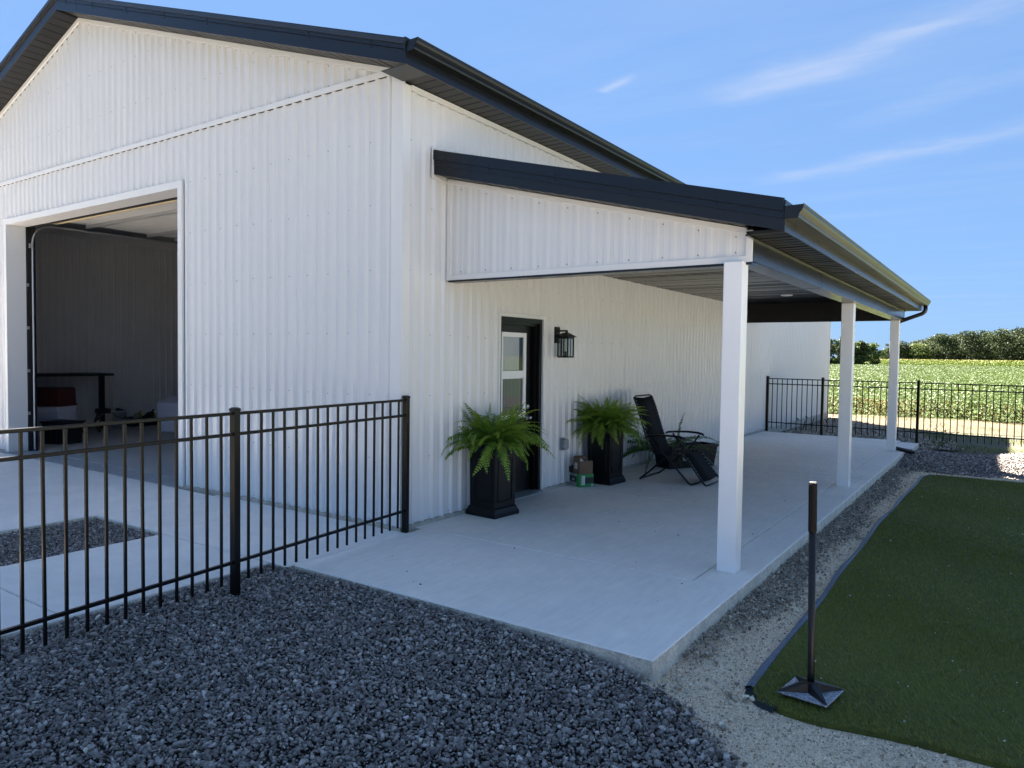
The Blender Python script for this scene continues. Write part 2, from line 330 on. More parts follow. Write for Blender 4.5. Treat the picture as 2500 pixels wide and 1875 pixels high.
# ------------------------------------------------------------------ mesh helpers
class MB:
    """collects shapes; build() links them as one mesh object"""

    def __init__(self):
        self.v, self.f, self.m = [], [], []
        self.smooth = []

    def add(self, verts, faces, mi=0, smooth=False):
        o = len(self.v)
        self.v.extend([tuple(map(float, p)) for p in verts])
        self.f.extend([tuple(i + o for i in f) for f in faces])
        self.m.extend([mi] * len(faces))
        self.smooth.extend([smooth] * len(faces))
        return self

    def box(self, x0, x1, y0, y1, z0, z1, mi=0, bev=0.0, mtx=None):
        if bev > 0:
            b = bev
            bm = bmesh.new()
            vs_ = [bm.verts.new(p) for p in ((x0, y0, z0), (x1, y0, z0), (x1, y1, z0), (x0, y1, z0), (x0, y0, z1), (x1, y0, z1), (x1, y1, z1), (x0, y1, z1))]
            for f in ((3, 2, 1, 0), (4, 5, 6, 7), (0, 1, 5, 4), (1, 2, 6, 5), (2, 3, 7, 6), (3, 0, 4, 7)):
                bm.faces.new([vs_[i] for i in f])
            bmesh.ops.bevel(bm, geom=list(bm.edges), offset=b, segments=1, affect='EDGES')
            bm.verts.index_update()
            V = [v.co.copy() for v in bm.verts]
            F = [[v.index for v in f.verts] for f in bm.faces]
            bm.free()
        else:
            V = [Vector(p) for p in ((x0, y0, z0), (x1, y0, z0), (x1, y1, z0), (x0, y1, z0), (x0, y0, z1), (x1, y0, z1), (x1, y1, z1), (x0, y1, z1))]
            F = ((3, 2, 1, 0), (4, 5, 6, 7), (0, 1, 5, 4), (1, 2, 6, 5), (2, 3, 7, 6), (3, 0, 4, 7))
        if mtx is not None:
            V = [mtx @ v for v in V]
        return self.add(V, F, mi)

    def tube(self, pts, r, seg=8, mi=0, cap=True, smooth=True, radii=None):
        pts = [Vector(p) for p in pts]
        n = len(pts)
        V, F = [], []
        d0 = (pts[1] - pts[0]).normalized()
        ref = Vector((0, 0, 1)) if abs(d0.z) < 0.9 else Vector((1, 0, 0))
        nrm = d0.cross(ref).normalized()
        for i, p in enumerate(pts):
            if i == 0:
                t = d0
            elif i == n - 1:
                t = (pts[-1] - pts[-2]).normalized()
            else:
                t = ((pts[i + 1] - p).normalized() + (p - pts[i - 1]).normalized()).normalized()
            nrm = (nrm - t * nrm.dot(t)).normalized()
            bn = t.cross(nrm)
            rr = radii[i] if radii else r
            for k in range(seg):
                a = 2 * math.pi * (k + 0.5) / seg
                V.append(p + nrm * (math.cos(a) * rr) + bn * (math.sin(a) * rr))
        for i in range(n - 1):
            for k in range(seg):
                k2 = (k + 1) % seg
                F.append((i * seg + k, i * seg + k2, (i + 1) * seg + k2, (i + 1) * seg + k))
        self.add(V, F, mi, smooth)
        if cap:
            o = len(self.v) - len(V)
            self.f.append(tuple(o + k for k in reversed(range(seg)))); self.m.append(mi); self.smooth.append(False)
            self.f.append(tuple(o + (n - 1) * seg + k for k in range(seg))); self.m.append(mi); self.smooth.append(False)
        return self

    def extrude_profile(self, prof, axis_pts, mi=0, closed=True, caps=True):
        """prof: list of (a,b); axis_pts: list of functions (a,b)->xyz (two or more stations)"""
        n = len(prof)
        V, F = [], []
        for st in axis_pts:
            for (a, b) in prof:
                V.append(st(a, b))
        for i in range(len(axis_pts) - 1):
            for k in range(n if closed else n - 1):
                k2 = (k + 1) % n
                F.append((i * n + k, i * n + k2, (i + 1) * n + k2, (i + 1) * n + k))
        if closed and caps:
            F.append(tuple(reversed(range(n))))
            F.append(tuple((len(axis_pts) - 1) * n + k for k in range(n)))
        return self.add(V, F, mi)

    def lathe(self, prof, cx, cy, seg=16, mi=0, smooth=True):
        V, F = [], []
        for (r, z) in prof:
            for k in range(seg):
                a = 2 * math.pi * k / seg
                V.append((cx + r * math.cos(a), cy + r * math.sin(a), z))
        for i in range(len(prof) - 1):
            for k in range(seg):
                k2 = (k + 1) % seg
                F.append((i * seg + k, i * seg + k2, (i + 1) * seg + k2, (i + 1) * seg + k))
        return self.add(V, F, mi, smooth)

    def build(self, name, mats, parent=None, kind=None, label=None, fix=True):
        me = bpy.data.meshes.new(name)
        me.from_pydata(self.v, [], self.f)
        if not isinstance(mats, (list, tuple)):
            mats = [mats]
        for mm in mats:
            me.materials.append(mm)
        if len(mats) > 1:
            me.polygons.foreach_set('material_index', self.m)
        if any(self.smooth):
            me.polygons.foreach_set('use_smooth', self.smooth)
        if fix and len(self.f) < 20000:
            bm = bmesh.new(); bm.from_mesh(me)
            bmesh.ops.recalc_face_normals(bm, faces=bm.faces)
            bm.to_mesh(me); bm.free()
        me.update()
        o = bpy.data.objects.new(name, me)
        col.objects.link(o)
        if parent is not None:
            o.parent = parent
            o.matrix_parent_inverse = Matrix.Identity(4)
            pw = world_of(parent)
            if pw != Matrix.Identity(4):
                o.matrix_basis = pw.inverted()
        if kind:
            o['kind'] = kind
        if label:
            o['label'] = label
        return o


def world_of(o):
    m = Matrix.Identity(4)
    while o is not None:
        loc = Matrix.LocRotScale(o.location, o.rotation_euler, o.scale)
        m = loc @ m if o.parent is None else loc @ m
        o = o.parent
    return m


def empty(name, loc, rz=0.0, parent=None):
    o = bpy.data.objects.new(name, None)
    o.empty_display_size = 0.1
    o.location = loc
    o.rotation_euler = (0, 0, rz)
    col.objects.link(o)
    if parent is not None:
        o.parent = parent
    return o


def tag(o, label=None, cat=None, group=None, kind=None):
    if label: o['label'] = label
    if cat: o['category'] = cat
    if group: o['group'] = group
    if kind: o['kind'] = kind
    return o


def obj_from_arrays(name, V, F, material, tint=None, kind=None, parent=None, smooth=False):
    """V (n,3) float, F (m,3 or 4) int; tint per face"""
    V = np.asarray(V, np.float32); F = np.asarray(F, np.int32)
    me = bpy.data.meshes.new(name)
    nv, nf, k = len(V), len(F), F.shape[1]
    me.vertices.add(nv); me.vertices.foreach_set('co', V.ravel())
    me.loops.add(nf * k); me.loops.foreach_set('vertex_index', F.ravel())
    me.polygons.add(nf)
    me.polygons.foreach_set('loop_start', np.arange(0, nf * k, k, dtype=np.int32))
    me.polygons.foreach_set('loop_total', np.full(nf, k, np.int32))
    if smooth:
        me.polygons.foreach_set('use_smooth', np.ones(nf, bool))
    for mm in (material if isinstance(material, (list, tuple)) else [material]):
        me.materials.append(mm)
    if tint is not None:
        a = me.attributes.new('tint', 'FLOAT', 'FACE')
        a.data.foreach_set('value', np.asarray(tint, np.float32))
    me.update(calc_edges=True)
    o = bpy.data.objects.new(name, me)
    col.objects.link(o)
    if kind: o['kind'] = kind
    if parent is not None: o.parent = parent
    return o


def copy_child(src, parent, loc=None, rot=None):
    c = src.copy()
    col.objects.link(c)
    c.parent = parent
    if loc is not None: c.location = loc
    if rot is not None: c.rotation_euler = rot
    return c


# ------------------------------------------------------------------ ground, yard and paths
def sheet(name, poly, z, material, sub=0):
    mb = MB()
    mb.add([(x, y, z) for x, y in poly], [tuple(range(len(poly)))])
    return tag(mb.build(name, material), kind='structure')


sheet('ground', [(-2500, -2500), (2500, -2500), (2500, 2500), (-2500, 2500)], -0.20, M['ground'])
sheet('dirt_track', [(-60, 15.6), (-20, 16.6), (-1, 17.2), (6, 17.4), (14, 17.0), (60, 16.2), (60, 22.4), (14, 22.6), (0, 22.3), (-20, 22.4), (-60, 22.2)], -0.19, M['dirt_track'])
sheet('field', [(-320, 22.3), (320, 22.5), (320, 262), (-320, 262)], -0.185, M['field_soil'])
sheet('yard', [(-40, -38), (9, -38), (9, 12.0), (3.0, 12.25), (3.0, -1.25), (0.2, -1.25), (-0.2, -0.5), (-40, -0.5)], -0.165, M['yard'])
sheet('limestone_yard', [(9, -30), (42, -30), (42, 13.5), (9, 12.0)], -0.165, M['limestone_yard'])  # unseen pale ground, added to bounce sunlight onto the side wall
sheet('path', [(3.10, -1.42), (3.24, -1.36), (3.42, -1.52), (3.72, -1.86), (4.4, -2.35), (6.2, -3.6), (8.6, -3.6), (8.6, 8.75), (6.0, 8.7), (3.12, 8.9)], -0.135, M['path'])

# concrete: each pour is a slab with sections that meet at recessed joints
def slab(name, tiles, z0, z1, top, side, bev=0.008):
    root = empty(name, (0, 0, 0))
    root['kind'] = 'structure'
    for (x0, x1, y0, y1) in tiles:
        mb = MB()
        g = 0.0042
        mb.box(x0 + g, x1 - g, y0 + g, y1 - g, z0, z1, 0, bev)
        o = mb.build('slab_section', [top, side], root)
        me = o.data
        idx = [1 if abs(p.normal.z) < 0.3 else 0 for p in me.polygons]
        me.polygons.foreach_set('material_index', idx)
    return root


E_X, RIM = 3.155, 2.80
slab('porch_slab', [(0.10, E_X, -1.325, 0.20), (0.0, RIM, 0.20, 3.0), (RIM, E_X, 0.20, 3.0), (0.0, RIM, 3.0, 6.2), (RIM, E_X, 3.0, 6.2),
                    (0.0, RIM, 6.2, 10.03), (RIM, E_X, 6.2, 10.03)], -0.20, 0.0, M['concrete'], M['concrete_side'])
slab('back_pad', [(0.0, 2.85, 10.05, 12.30), (2.85, 3.22, 10.85, 12.0)], -0.20, -0.012, M['concrete'], M['concrete_side'])
slab('sidewalk', [(-1.66, -0.11, -2.9, -1.385), (-1.66, -0.11, -4.5, -2.9), (-1.66, -0.11, -5.2, -4.5)], -0.2, -0.006, M['concrete_walk'], M['concrete_side'])
slab('apron', [(-1.755, 0.095, -1.38, -0.002), (-2.90, -1.755, -1.38, -0.002)], -0.2, -0.004, M['concrete_walk'], M['concrete_side'])
slab('driveway', [(-5.9, -2.90, -4.2, -0.06), (-8.9, -5.9, -4.2, -0.06), (-12.2, -8.9, -4.2, -0.06), (-7.4, -2.90, -5.2, -4.2), (-12.2, -7.4, -5.2, -4.2)], -0.2, -0.003, M['concrete_walk'], M['concrete_side'])
slab('floor', [(-8.56, -3.71, -0.055, 0.33), (-12.05, -0.20, 0.335, 6.0), (-12.05, -0.2, 6.0, 19.3)], -0.2, 0.0, M['floor'], M['concrete_side'], bev=0.004)

# ------------------------------------------------------------------ the barn
H, XP, SL, LEN, W = 4.305, -6.13, 0.3255, 19.55, 12.26
ZPK = H - SL * XP          # wall height under the ridge
GA, GB, HG = -3.70, -8.57, 3.66
barn = empty('pole_barn', (0, 0, 0))
tag(barn, 'long white ribbed steel barn with black roof trim, open overhead door and covered side porch', 'barn')
RIB = 0.1524


def z_rake(x):
    return ZPK - SL * abs(x - XP)


def profile(a, b, phase, h):
    """points (u, d) of ribbed sheet between a and b; ribs of height h stand out"""
    pts = [(a, None)]
    k0 = math.floor((a - phase) / RIB) - 1
    k1 = math.ceil((b - phase) / RIB) + 1
    raw = []
    for k in range(k0, k1 + 1):
        c = phase + k * RIB
        raw += [(c - 0.036, 0.0), (c - 0.013, h), (c + 0.013, h), (c + 0.036, 0.0), (c + 0.068, 0.0), (c + 0.0735, 0.0022), (c + 0.079, 0.0022), (c + 0.0845, 0.0)]
    def at(u):
        for (u0, d0), (u1, d1) in zip(raw, raw[1:]):
            if u0 <= u <= u1:
                return d0 + (d1 - d0) * (u - u0) / max(u1 - u0, 1e-9)
        return 0.0
    out = [(a, at(a))] + [(u, d) for u, d in raw if a + 1e-4 < u < b - 1e-4] + [(b, at(b))]
    return out


def ribbed(name, a, b, phase, h, place, z0, z1, material, parent):
    """place(u, d, z) -> world; z0/z1 numbers or functions of u"""
    f0 = z0 if callable(z0) else (lambda u: z0)
    f1 = z1 if callable(z1) else (lambda u: z1)
    P = profile(a, b, phase, h)
    lap = random.choice((0.0, 0.0012, 0.002)) if name == 'siding_panel' else 0.0
    P = [(u, d + lap) for u, d in P]
    mb = MB()
    V, F = [], []
    for u, d in P:
        V += [place(u, d, f0(u)), place(u, d, f1(u))]
    for i in range(len(P) - 1):
        F.append((2 * i, 2 * i + 2, 2 * i + 3, 2 * i + 1))
    mb.add(V, F)
    return mb.build(name, material, parent, fix=False)


RH = 0.026
gp = lambda u, d, z: (u, 0.026 - d, z)        # gable faces -y, rib tops at y = 0
sp = lambda u, d, z: (-0.026 + d, u, z)       # side wall faces +x, rib tops at x = 0
G_PH, S_PH = -0.195, 0.178
PANEL = 6 * RIB

# gable wall: trims are the part's own mesh, panels below it
gm = MB()
gm.box(-0.150, 0.004, 0.004, 0.024, 0.015, z_rake(0) - 0.03, 0)                    # corner board, gable face
gm.box(-12.26, -12.10, -0.006, 0.017, 0.015, 4.27, 0)
gm.box(-12.1, -0.157, -0.012, 0.0, 4.292, 4.345, 0)                                  # band between the two siding courses
for s in (1, -1):                                                                    # moulding under the rake soffit
    x_end = 0.0 if s > 0 else -12.26
    xs = [XP, (XP + x_end) / 2, x_end]
    pr = [(-0.014, -0.058), (-0.014, -0.003), (0.012, -0.003), (0.012, -0.058)]
    gm.extrude_profile(pr, [(lambda a, b, x=x: (x, a, z_rake(x) + b)) for x in xs])
tw = 0.088
gm.box(GA, GA + tw, -0.014, 0.015, 0.01, HG + tw, 0)                                 # overhead door casing
gm.box(GB - tw, GB, -0.014, 0.015, 0.01, HG + tw, 0)
gm.box(GB, GA, -0.0142, 0.015, HG, HG + tw, 0)
gm.box(GA, GA + 0.02, 0.016, 0.27, 0.005, HG + 0.02, 0)                              # returns
gm.box(GB - 0.02, GB, 0.016, 0.27, 0.005, HG + 0.02, 0)
gm.box(GB, GA, 0.016, 0.27, HG, HG + 0.02, 0)
gable = gm.build('gable_wall', M['white_trim'], barn)


def first_edge(phase, a):
    k = math.floor((a - phase - 0.11) / PANEL)
    return phase + 0.11 + k * PANEL


def panels(a, b, phase, place, z0, z1, parent, material=M['siding'], name='siding_panel', h=RH):
    e = first_edge(phase, a)
    while e < b - 1e-6:
        u0, u1 = max(a, e), min(b, e + PANEL)
        if u1 - u0 > 0.02:
            # a hair of overlap shows where sheets lap
            ribbed(name, u0, u1, phase, h, place, z0, z1, material, parent)
        e += PANEL


panels(GA + tw, -0.155, G_PH, gp, 0.035, 4.292, gable)
panels(-12.10, GB - tw, G_PH, gp, 0.035, 4.292, gable)
panels(GB - tw, GA + tw, G_PH, gp, HG + tw, 4.292, gable)


def split_panels(a, b):
    e = first_edge(G_PH, a)
    cuts = [a]
    while e < b:
        if e > a + 0.02:
            cuts.append(e)
        e += PANEL
    return cuts + [b]


for (a, b) in ((-12.1, XP), (XP, -0.20)):
    cs = split_panels(a, b)
    for u0, u1 in zip(cs, cs[1:]):
        ribbed('siding_panel', u0, u1, G_PH, RH, gp, 4.345, lambda u: max(4.346, z_rake(u) - 0.056), M['siding'], gable)


def screws(positions, nrm, parent, r=0.0072):
    mb = MB()
    n = Vector(nrm)
    t = Vector((0, 0, 1))
    b = n.cross(t)
    for p in positions:
        p = Vector(p)
        V = []
        for rr, off in ((r, 0.0), (r * 0.8, 0.004), (0.0, 0.005)):
            if rr == 0:
                V.append(p + n * off)
            else:
                for k in range(6):
                    a = k * math.pi / 3
                    V.append(p + t * (math.cos(a) * rr) + b * (math.sin(a) * rr) + n * off)
        F = [(k, (k + 1) % 6, 6 + (k + 1) % 6, 6 + k) for k in range(6)] + [(6 + k, 6 + (k + 1) % 6, 12) for k in range(6)]
        mb.add(V, F)
    return tag(mb.build('siding_screw', M['screw'], parent), kind='stuff')


ROWS = (0.06, 0.66, 1.27, 1.88, 2.49, 3.105, 3.72)
pos = []
k = 0
while True:
    x = -0.133 - 0.3048 * k
    if x < -9.3:
        break
    for z in ROWS:
        if not (GB - 0.15 < x < GA + 0.12 and z < HG):
            pos.append((x + random.uniform(-.008, .008), 0.026, z + random.uniform(-.008, .008)))
    if GB - .1 < x < GA + .1:
        pos.append((x, 0.026, HG + 0.105))
    pos.append((x, 0.026, 4.372))
    for z in (4.87, 5.47, 6.05):
        if z < z_rake(x) - 0.09:
            pos.append((x + random.uniform(-.006, .006), 0.026, z + random.uniform(-.006, .006)))
    if z_rake(x) - 0.075 > 4.45:
        pos.append((x, 0.026, z_rake(x) - 0.075))
    k += 1
screws(pos, (0, -1, 0), gable)

# side wall
DY0, DY1, DZ = 1.60, 2.50, 2.12
sm = MB()
sm.box(-0.017, 0.0055, -0.005, 0.105, 0.015, 4.19, 0)                                # corner board, side face
sm.box(-0.017, 0.006, LEN - 0.10, LEN + 0.004, 0.015, 4.19, 0)
sm.box(-0.012, 0.014, 0.107, LEN - 0.1, 4.148, 4.20, 0)                              # moulding under the eave
c = 0.036
sm.box(-0.012, 0.012, DY0 - c, DY0, 0.03, DZ + c, 0)                                 # slim casing round the entry door
sm.box(-0.012, 0.012, DY1, DY1 + c, 0.03, DZ + c, 0)
sm.box(-0.012, 0.0125, DY0, DY1, DZ, DZ + c, 0)
side = sm.build('side_wall', M['white_trim'], barn)
e = first_edge(S_PH, 0.105)
edges = [0.105]
while e < LEN - 0.1:
    if e > 0.13:
        edges.append(e)
    e += PANEL
edges.append(LEN - 0.1)
for u0, u1 in zip(edges, edges[1:]):
    segs = [(u0, u1, 0.035, 4.15)]
    if u1 > DY0 - c and u0 < DY1 + c:
        segs = []
        if u0 < DY0 - c: segs.append((u0, min(u1, DY0 - c), 0.035, 4.15))
        segs.append((max(u0, DY0 - c), min(u1, DY1 + c), DZ + c, 4.15))
        if u1 > DY1 + c: segs.append((max(u0, DY1 + c), u1, 0.035, 4.15))
    for (a, b, z0, z1) in segs:
        if b - a > 0.004:
            ribbed('siding_panel', a, b, S_PH, RH, sp, z0, z1, M['siding'], side)
pos = []
k = 0
while True:
    y = 0.137 + 0.3048 * k
    if y > LEN - 0.15:
        break
    for z in (0.06, 0.66, 1.268, 1.872, 2.473, 3.10, 3.70):
        if not (DY0 - 0.06 < y < DY1 + 0.06 and z < DZ + 0.06):
            pos.append((-0.026, y + random.uniform(-.008, .008), z + random.uniform(-.008, .008)))
    k += 1
screws(pos, (1, 0, 0), side)

for bx in ((GA + 0.001, -0.002, -0.008, 0.02, -0.15, 0.034), (-12.25, GB - 0.001, -0.008, 0.02, -0.15, 0.034),
           (-0.03, 0.009, -0.007, DY0 - c, -0.15, 0.033), (-0.03, 0.009, DY1 + c, LEN, -0.15, 0.033)):
    fm = MB()
    fm.box(*bx)
    fm.build('foundation', M['base_tan'], barn)

# shell behind the sheets: inner faces of the room, back and far walls
im = MB()
im.add([(-0.19, 0.29, 0), (-0.19, LEN - 0.2, 0), (-0.19, LEN - 0.2, 4.27), (-0.19, 0.29, 4.27)], [(0, 1, 2, 3)])
im.add([(-12.06, LEN - 0.2, 0), (-0.19, LEN - 0.2, 0), (-0.19, LEN - 0.2, 4.27), (-12.06, LEN - 0.2, 4.27)], [(0, 1, 2, 3)])
im.add([(GA + .021, 0.275, 0), (-0.19, 0.275, 0), (-0.19, 0.275, 4.27), (GA + .021, 0.275, 4.27)], [(0, 1, 2, 3)])
im.add([(-12.06, 0.275, 0), (GB - .021, 0.275, 0), (GB - .021, 0.275, 4.27), (-12.06, 0.275, 4.27)], [(0, 1, 2, 3)])
im.add([(GB - .021, 0.275, HG + .021), (GA + .021, 0.275, HG + .021), (GA + .021, 0.275, 4.27), (GB - .021, 0.275, 4.27)], [(0, 1, 2, 3)])
im.box(-12.27, -12.15, 0.02, LEN, 0, 4.3, 0)
im.box(-12.26, -0.02, LEN - 0.12, LEN - 0.01, 0, 4.3, 0)
im.add([(-12.2, LEN - .01, 4.3), (-.02, LEN - .01, 4.3), (XP, LEN - .01, ZPK)], [(0, 1, 2)])
shell = im.build('inner_wall', M['liner'], barn, fix=False)
cm = MB()
cm.box(-12.1, -0.18, 0.27, LEN - 0.2, 4.275, 4.30, 0)
cm.build('ceiling', M['liner_ceiling'], barn)
lp = lambda u, d, z: (-12.075 + d, u, z)
e = 0.28
LP = 0.9144
while e < LEN - 0.5:
    if e < 8:
        P = MB()
        V, F = [], []
        pts = []
        u = e
        while u < e + LP - 1e-6:
            pts += [(u, 0), (u + 0.108, 0), (u + 0.116, 0.02), (u + 0.138, 0.02), (u + 0.1524, 0.0)]
            u += 0.2286 if False else 0.1524
        for u, d in pts:
            V += [lp(u, d, 0.02), lp(u, d, 4.12)]
        for i in range(len(pts) - 1):
            F.append((2 * i, 2 * i + 2, 2 * i + 3, 2 * i + 1))
        P.add(V, F)
        P.build('liner_panel', M['liner'], shell, fix=False)
    e += LP
bmr = MB()
bmr.box(-12.08, -12.03, 0.28, 19.2, 4.10, 4.27, 0)
bmr.build('liner_trim', M['liner'], shell)

# main roof
rm = MB()
for s in (1, -1):
    xe = 0.315 if s > 0 else -12.575
    def rp(x, up_): return ZPK - SL * abs(x - XP) + up_
    pr = [(XP, 0.20), (xe, 0.20), (xe, 0.155), (XP, 0.155)]
    rm.extrude_profile(pr, [(lambda a, b, y=y: (a, y, rp(a, b))) for y in (-0.33, LEN + 0.33)])
roof = rm.build('main_roof', M['roof'], barn)
# rake fascia in lengths, cap strip proud of it
for (xa, xb, off) in ((-12.56, -9.7, 0), (-9.7, XP, 0.001), (XP, -5.55, 0.0015), (-5.55, -3.05, 0), (-3.05, 0.307, 0.0012)):
    fm = MB()
    fz = lambda x, b: z_rake(x) + b
    for pr in ([(-0.300 - off, -0.006), (-0.300 - off, 0.118), (-0.285, 0.118), (-0.285, -0.006)],
               [(-0.312 - off, 0.112), (-0.306 - off, 0.118), (-0.309 - off, 0.214), (-0.285, 0.218), (-0.285, 0.112)]):
        fm.extrude_profile(pr, [(lambda a, b, x=x: (x, a, fz(x, b))) for x in (xa, xb)])
    # screw heads
    n_s = max(1, int((xb - xa) / 0.8))
    for i in range(n_s):
        x = xa + (i + 0.5) * (xb - xa) / n_s
        for b, yy in ((0.09, -0.300 - off), (0.135, -0.308 - off)):
            fm.box(x - 0.007, x + 0.007, yy - 0.005, yy + 0.002, fz(x, b) - 0.007, fz(x, b) + 0.007, 0)
    fm.build('fascia', M['black_metal'], roof)


def soffit(u0, u1, place, parent, name='soffit_panel', boards=2, groove=0.012, deep=0.012):
    """boards with a V groove between them; place(u, v01, depth)"""
    mb = MB()
    w = (u1 - u0) / boards
    pts = []
    for i in range(boards):
        a = u0 + i * w
        jr = 0.0065 if name == 'ceiling_panel' else 0.0035
        j0, j1 = random.uniform(0, jr), random.uniform(0, jr)
        pts += [(a, deep), (a + groove, j0), (a + w - groove * 0.4, j1), (a + w, deep)]
    V, F = [], []
    for u, d in pts:
        V += [place(u, 0.0, d), place(u, 1.0, d)]
    for i in range(len(pts) - 1):
        F.append((2 * i, 2 * i + 2, 2 * i + 3, 2 * i + 1))
    mb.add(V, F)
    return mb.build(name, M['black_ceiling' if name == 'ceiling_panel' else 'black_soffit'], parent, fix=False)


SB = 0.274
for s in (1, -1):
    u = 0.02
    while u < 6.45:
        u1 = min(u + SB, 6.44)
        soffit(u, u1, lambda q, v, d, s=s: (XP + s * q, -0.285 + 0.283 * v, z_rake(XP + s * q) - 0.001 + d), roof)
        u += SB
y = 0.0
while y < LEN:
    soffit(y, min(y + SB, LEN), lambda q, v, d: (0.003 + 0.30 * v, q, 4.204 + d), roof)
    y += SB
em = MB()
em.box(0.300, 0.314, -0.313, LEN + 0.3, 4.198, 4.425, 0)
em.box(0.0, 0.30, -0.285, -0.002, 4.200, 4.206, 0)
em.build('fascia', M['black_metal'], roof)
em = MB()
em.box(-12.575, -12.55, -0.31, LEN + 0.3, 4.198, 4.42, 0)
em.box(-12.55, -12.25, -0.3, LEN + .3, 4.20, 4.21, 0)
em.box(-12.25, 0.30, LEN + 0.3, LEN + 0.32, 4.25, 4.4, 0)
em.build('fascia', M['black_metal'], roof)
KPROF = [(0.0, 0.092), (0.0, 0.0), (0.082, 0.0), (0.092, 0.004), (0.096, 0.014), (0.096, 0.026), (0.103, 0.034), (0.117, 0.052), (0.126, 0.070),
         (0.128, 0.088), (0.133, 0.096), (0.124, 0.098), (0.122, 0.09), (0.118, 0.072), (0.098, 0.036), (0.09, 0.006), (0.004, 0.004), (0.004, 0.092)]
KCAP = [(0.0, 0.092), (0.0, 0.0), (0.082, 0.0), (0.092, 0.004), (0.096, 0.014), (0.096, 0.026), (0.103, 0.034), (0.117, 0.052), (0.126, 0.070), (0.128, 0.094)]


def gutter(x, z, y0, y1, parent, seams=()):
    g = MB()
    ys = [y0] + list(seams) + [y1]
    g.extrude_profile(KPROF, [(lambda a, b, yy=yy: (x + a, yy, z + b)) for yy in (y0, y1)])
    for yy in (y0, y1 - 0.004):
        g.extrude_profile(KCAP, [(lambda a, b, q=q: (x + a, q, z + b)) for q in (yy - 0.002, yy + 0.004)])
    for yy in seams:
        g.extrude_profile([(a * 1.01 - 0.0005, b - 0.0015) for a, b in KCAP], [(lambda a, b, q=q: (x + a, q, z + b)) for q in (yy, yy + 0.03)])
    return g.build('gutter', M['black_gutter'], parent)


gutter(0.3145, 4.300, -0.30, LEN + 0.3, roof, (6.0, 12.2))

# ------------------------------------------------------------------ porch roof
PY0, PY1 = 0.437, 10.42
pz = lambda x: 3.445 - 0.2507 * x       # underside line of the rake
porch = empty('porch', (0, 0, 0), parent=barn)
pm = MB()
for (b0, b1) in ((0.19, 0.228),):
    pm.extrude_profile([(0.006, 0.18), (3.345, 0.18), (3.345, 0.224), (0.006, 0.224)], [(lambda a, b, y=y: (a, y, pz(a) + b)) for y in (PY0 + 0.012, PY1 - 0.012)])
pm.build('porch_roof', M['roof'], porch)
for yf, sgn in ((PY0, 1), (PY1, -1)):
    for (xa, xb, off) in ((0.012, 0.47, 0.0014), (0.47, 3.338, 0.0)):
        fm = MB()
        bands = ([(0.0 - off, -0.002), (0.0 - off, 0.088), (0.014, 0.088), (0.014, -0.002)],
                 [(-0.011 - off, 0.084), (-0.008 - off, 0.142), (0.014, 0.142), (0.014, 0.084)],
                 [(-0.024 - off, 0.138), (-0.019 - off, 0.232), (0.014, 0.236), (0.014, 0.138)])
        for pr in bands:
            fm.extrude_profile(pr, [(lambda a, b, x=x: (x, yf + sgn * a, pz(x) + b)) for x in (xa, xb)])
        n_s = max(1, int((xb - xa) / 0.62))
        for i in range(n_s):
            x = xa + (i + 0.3) * (xb - xa) / n_s
            for b, q in ((0.118, -0.0115), (0.158, -0.0245)):
                fm.box(x - 0.0065, x + 0.0065, yf + sgn * q - 0.004, yf + sgn * q + 0.004, pz(x) + b - 0.0065, pz(x) + b + 0.0065, 0)
        fm.build('fascia', M['black_metal'], porch)
# slim white flashing where the rake meets the wall
wm = MB()
wm.extrude_profile([(PY0 - 0.028, 3.40), (PY0 - 0.028, 3.705), (PY0 + 0.1, 3.705), (PY0 + 0.1, 3.69), (PY0 - 0.012, 3.69), (PY0 - 0.012, 3.43), (0.655, 3.405), (0.655, 3.385)],
                   [(lambda a, b, x=x: (x, a, b)) for x in (0.001, 0.016)])
wm.build('wall_flashing', M['white_trim'], porch)
u = 0.02
while u < 3.06:
    soffit(u, min(u + SB, 3.07), lambda q, v, d: (q, PY0 + 0.014 + (0.655 - PY0 - 0.014) * v, pz(q) + 0.0 + d), porch)
    u += SB
# gable panel over the porch front
PX1, PYF = 3.055, 0.650
pf = MB()
pf.box(0.012, PX1, PYF - 0.012, PYF + 0.012, 2.424, 2.472, 0)
pf.box(0.012, 0.058, PYF - 0.0125, PYF + 0.012, 2.472, pz(0.03) - 0.01, 0)
pf.box(PX1 - 0.045, PX1, PYF - 0.0125, PYF + 0.012, 2.472, pz(PX1) - 0.012, 0)
pf.extrude_profile([(-0.0115, -0.048), (-0.0115, -0.004), (0.012, -0.004), (0.012, -0.048)], [(lambda a, b, x=x: (x, PYF + a, pz(x) + b)) for x in (0.058, PX1 - 0.045)])
pf.box(0.03, PX1, PYF + 0.012, PYF + 0.03, 2.436, 2.68, 0)
pfront = pf.build('porch_gable', M['white_trim'], porch)
e = 0.058
pp = lambda u, d, z: (u, PYF + 0.010 - d, z)
while e < PX1 - 0.06:
    b_ = min(e + PANEL, PX1 - 0.045)
    ribbed('siding_panel', e, b_, 0.115, 0.006, pp, 2.47, lambda u: pz(u) - 0.03, M['siding'], pfront)
    e += PANEL
pos = []
for i in range(10):
    x = 0.18 + 0.3048 * i
    if x < PX1 - .05:
        pos += [(x, PYF + 0.010, 2.505), (x, PYF + 0.010, pz(x) - 0.085)]
screws(pos, (0, -1, 0), pfront, 0.008)
bm_ = MB()
bm_.box(0.03, PX1 - 0.002, PYF - 0.006, PYF + 0.13, 2.404, 2.4235, 0)
bm_.box(0.03, 2.87, PYF + 0.03, PYF + 0.13, 2.4236, 2.80, 0)
bm_.build('front_beam', M['black_beam'], porch)
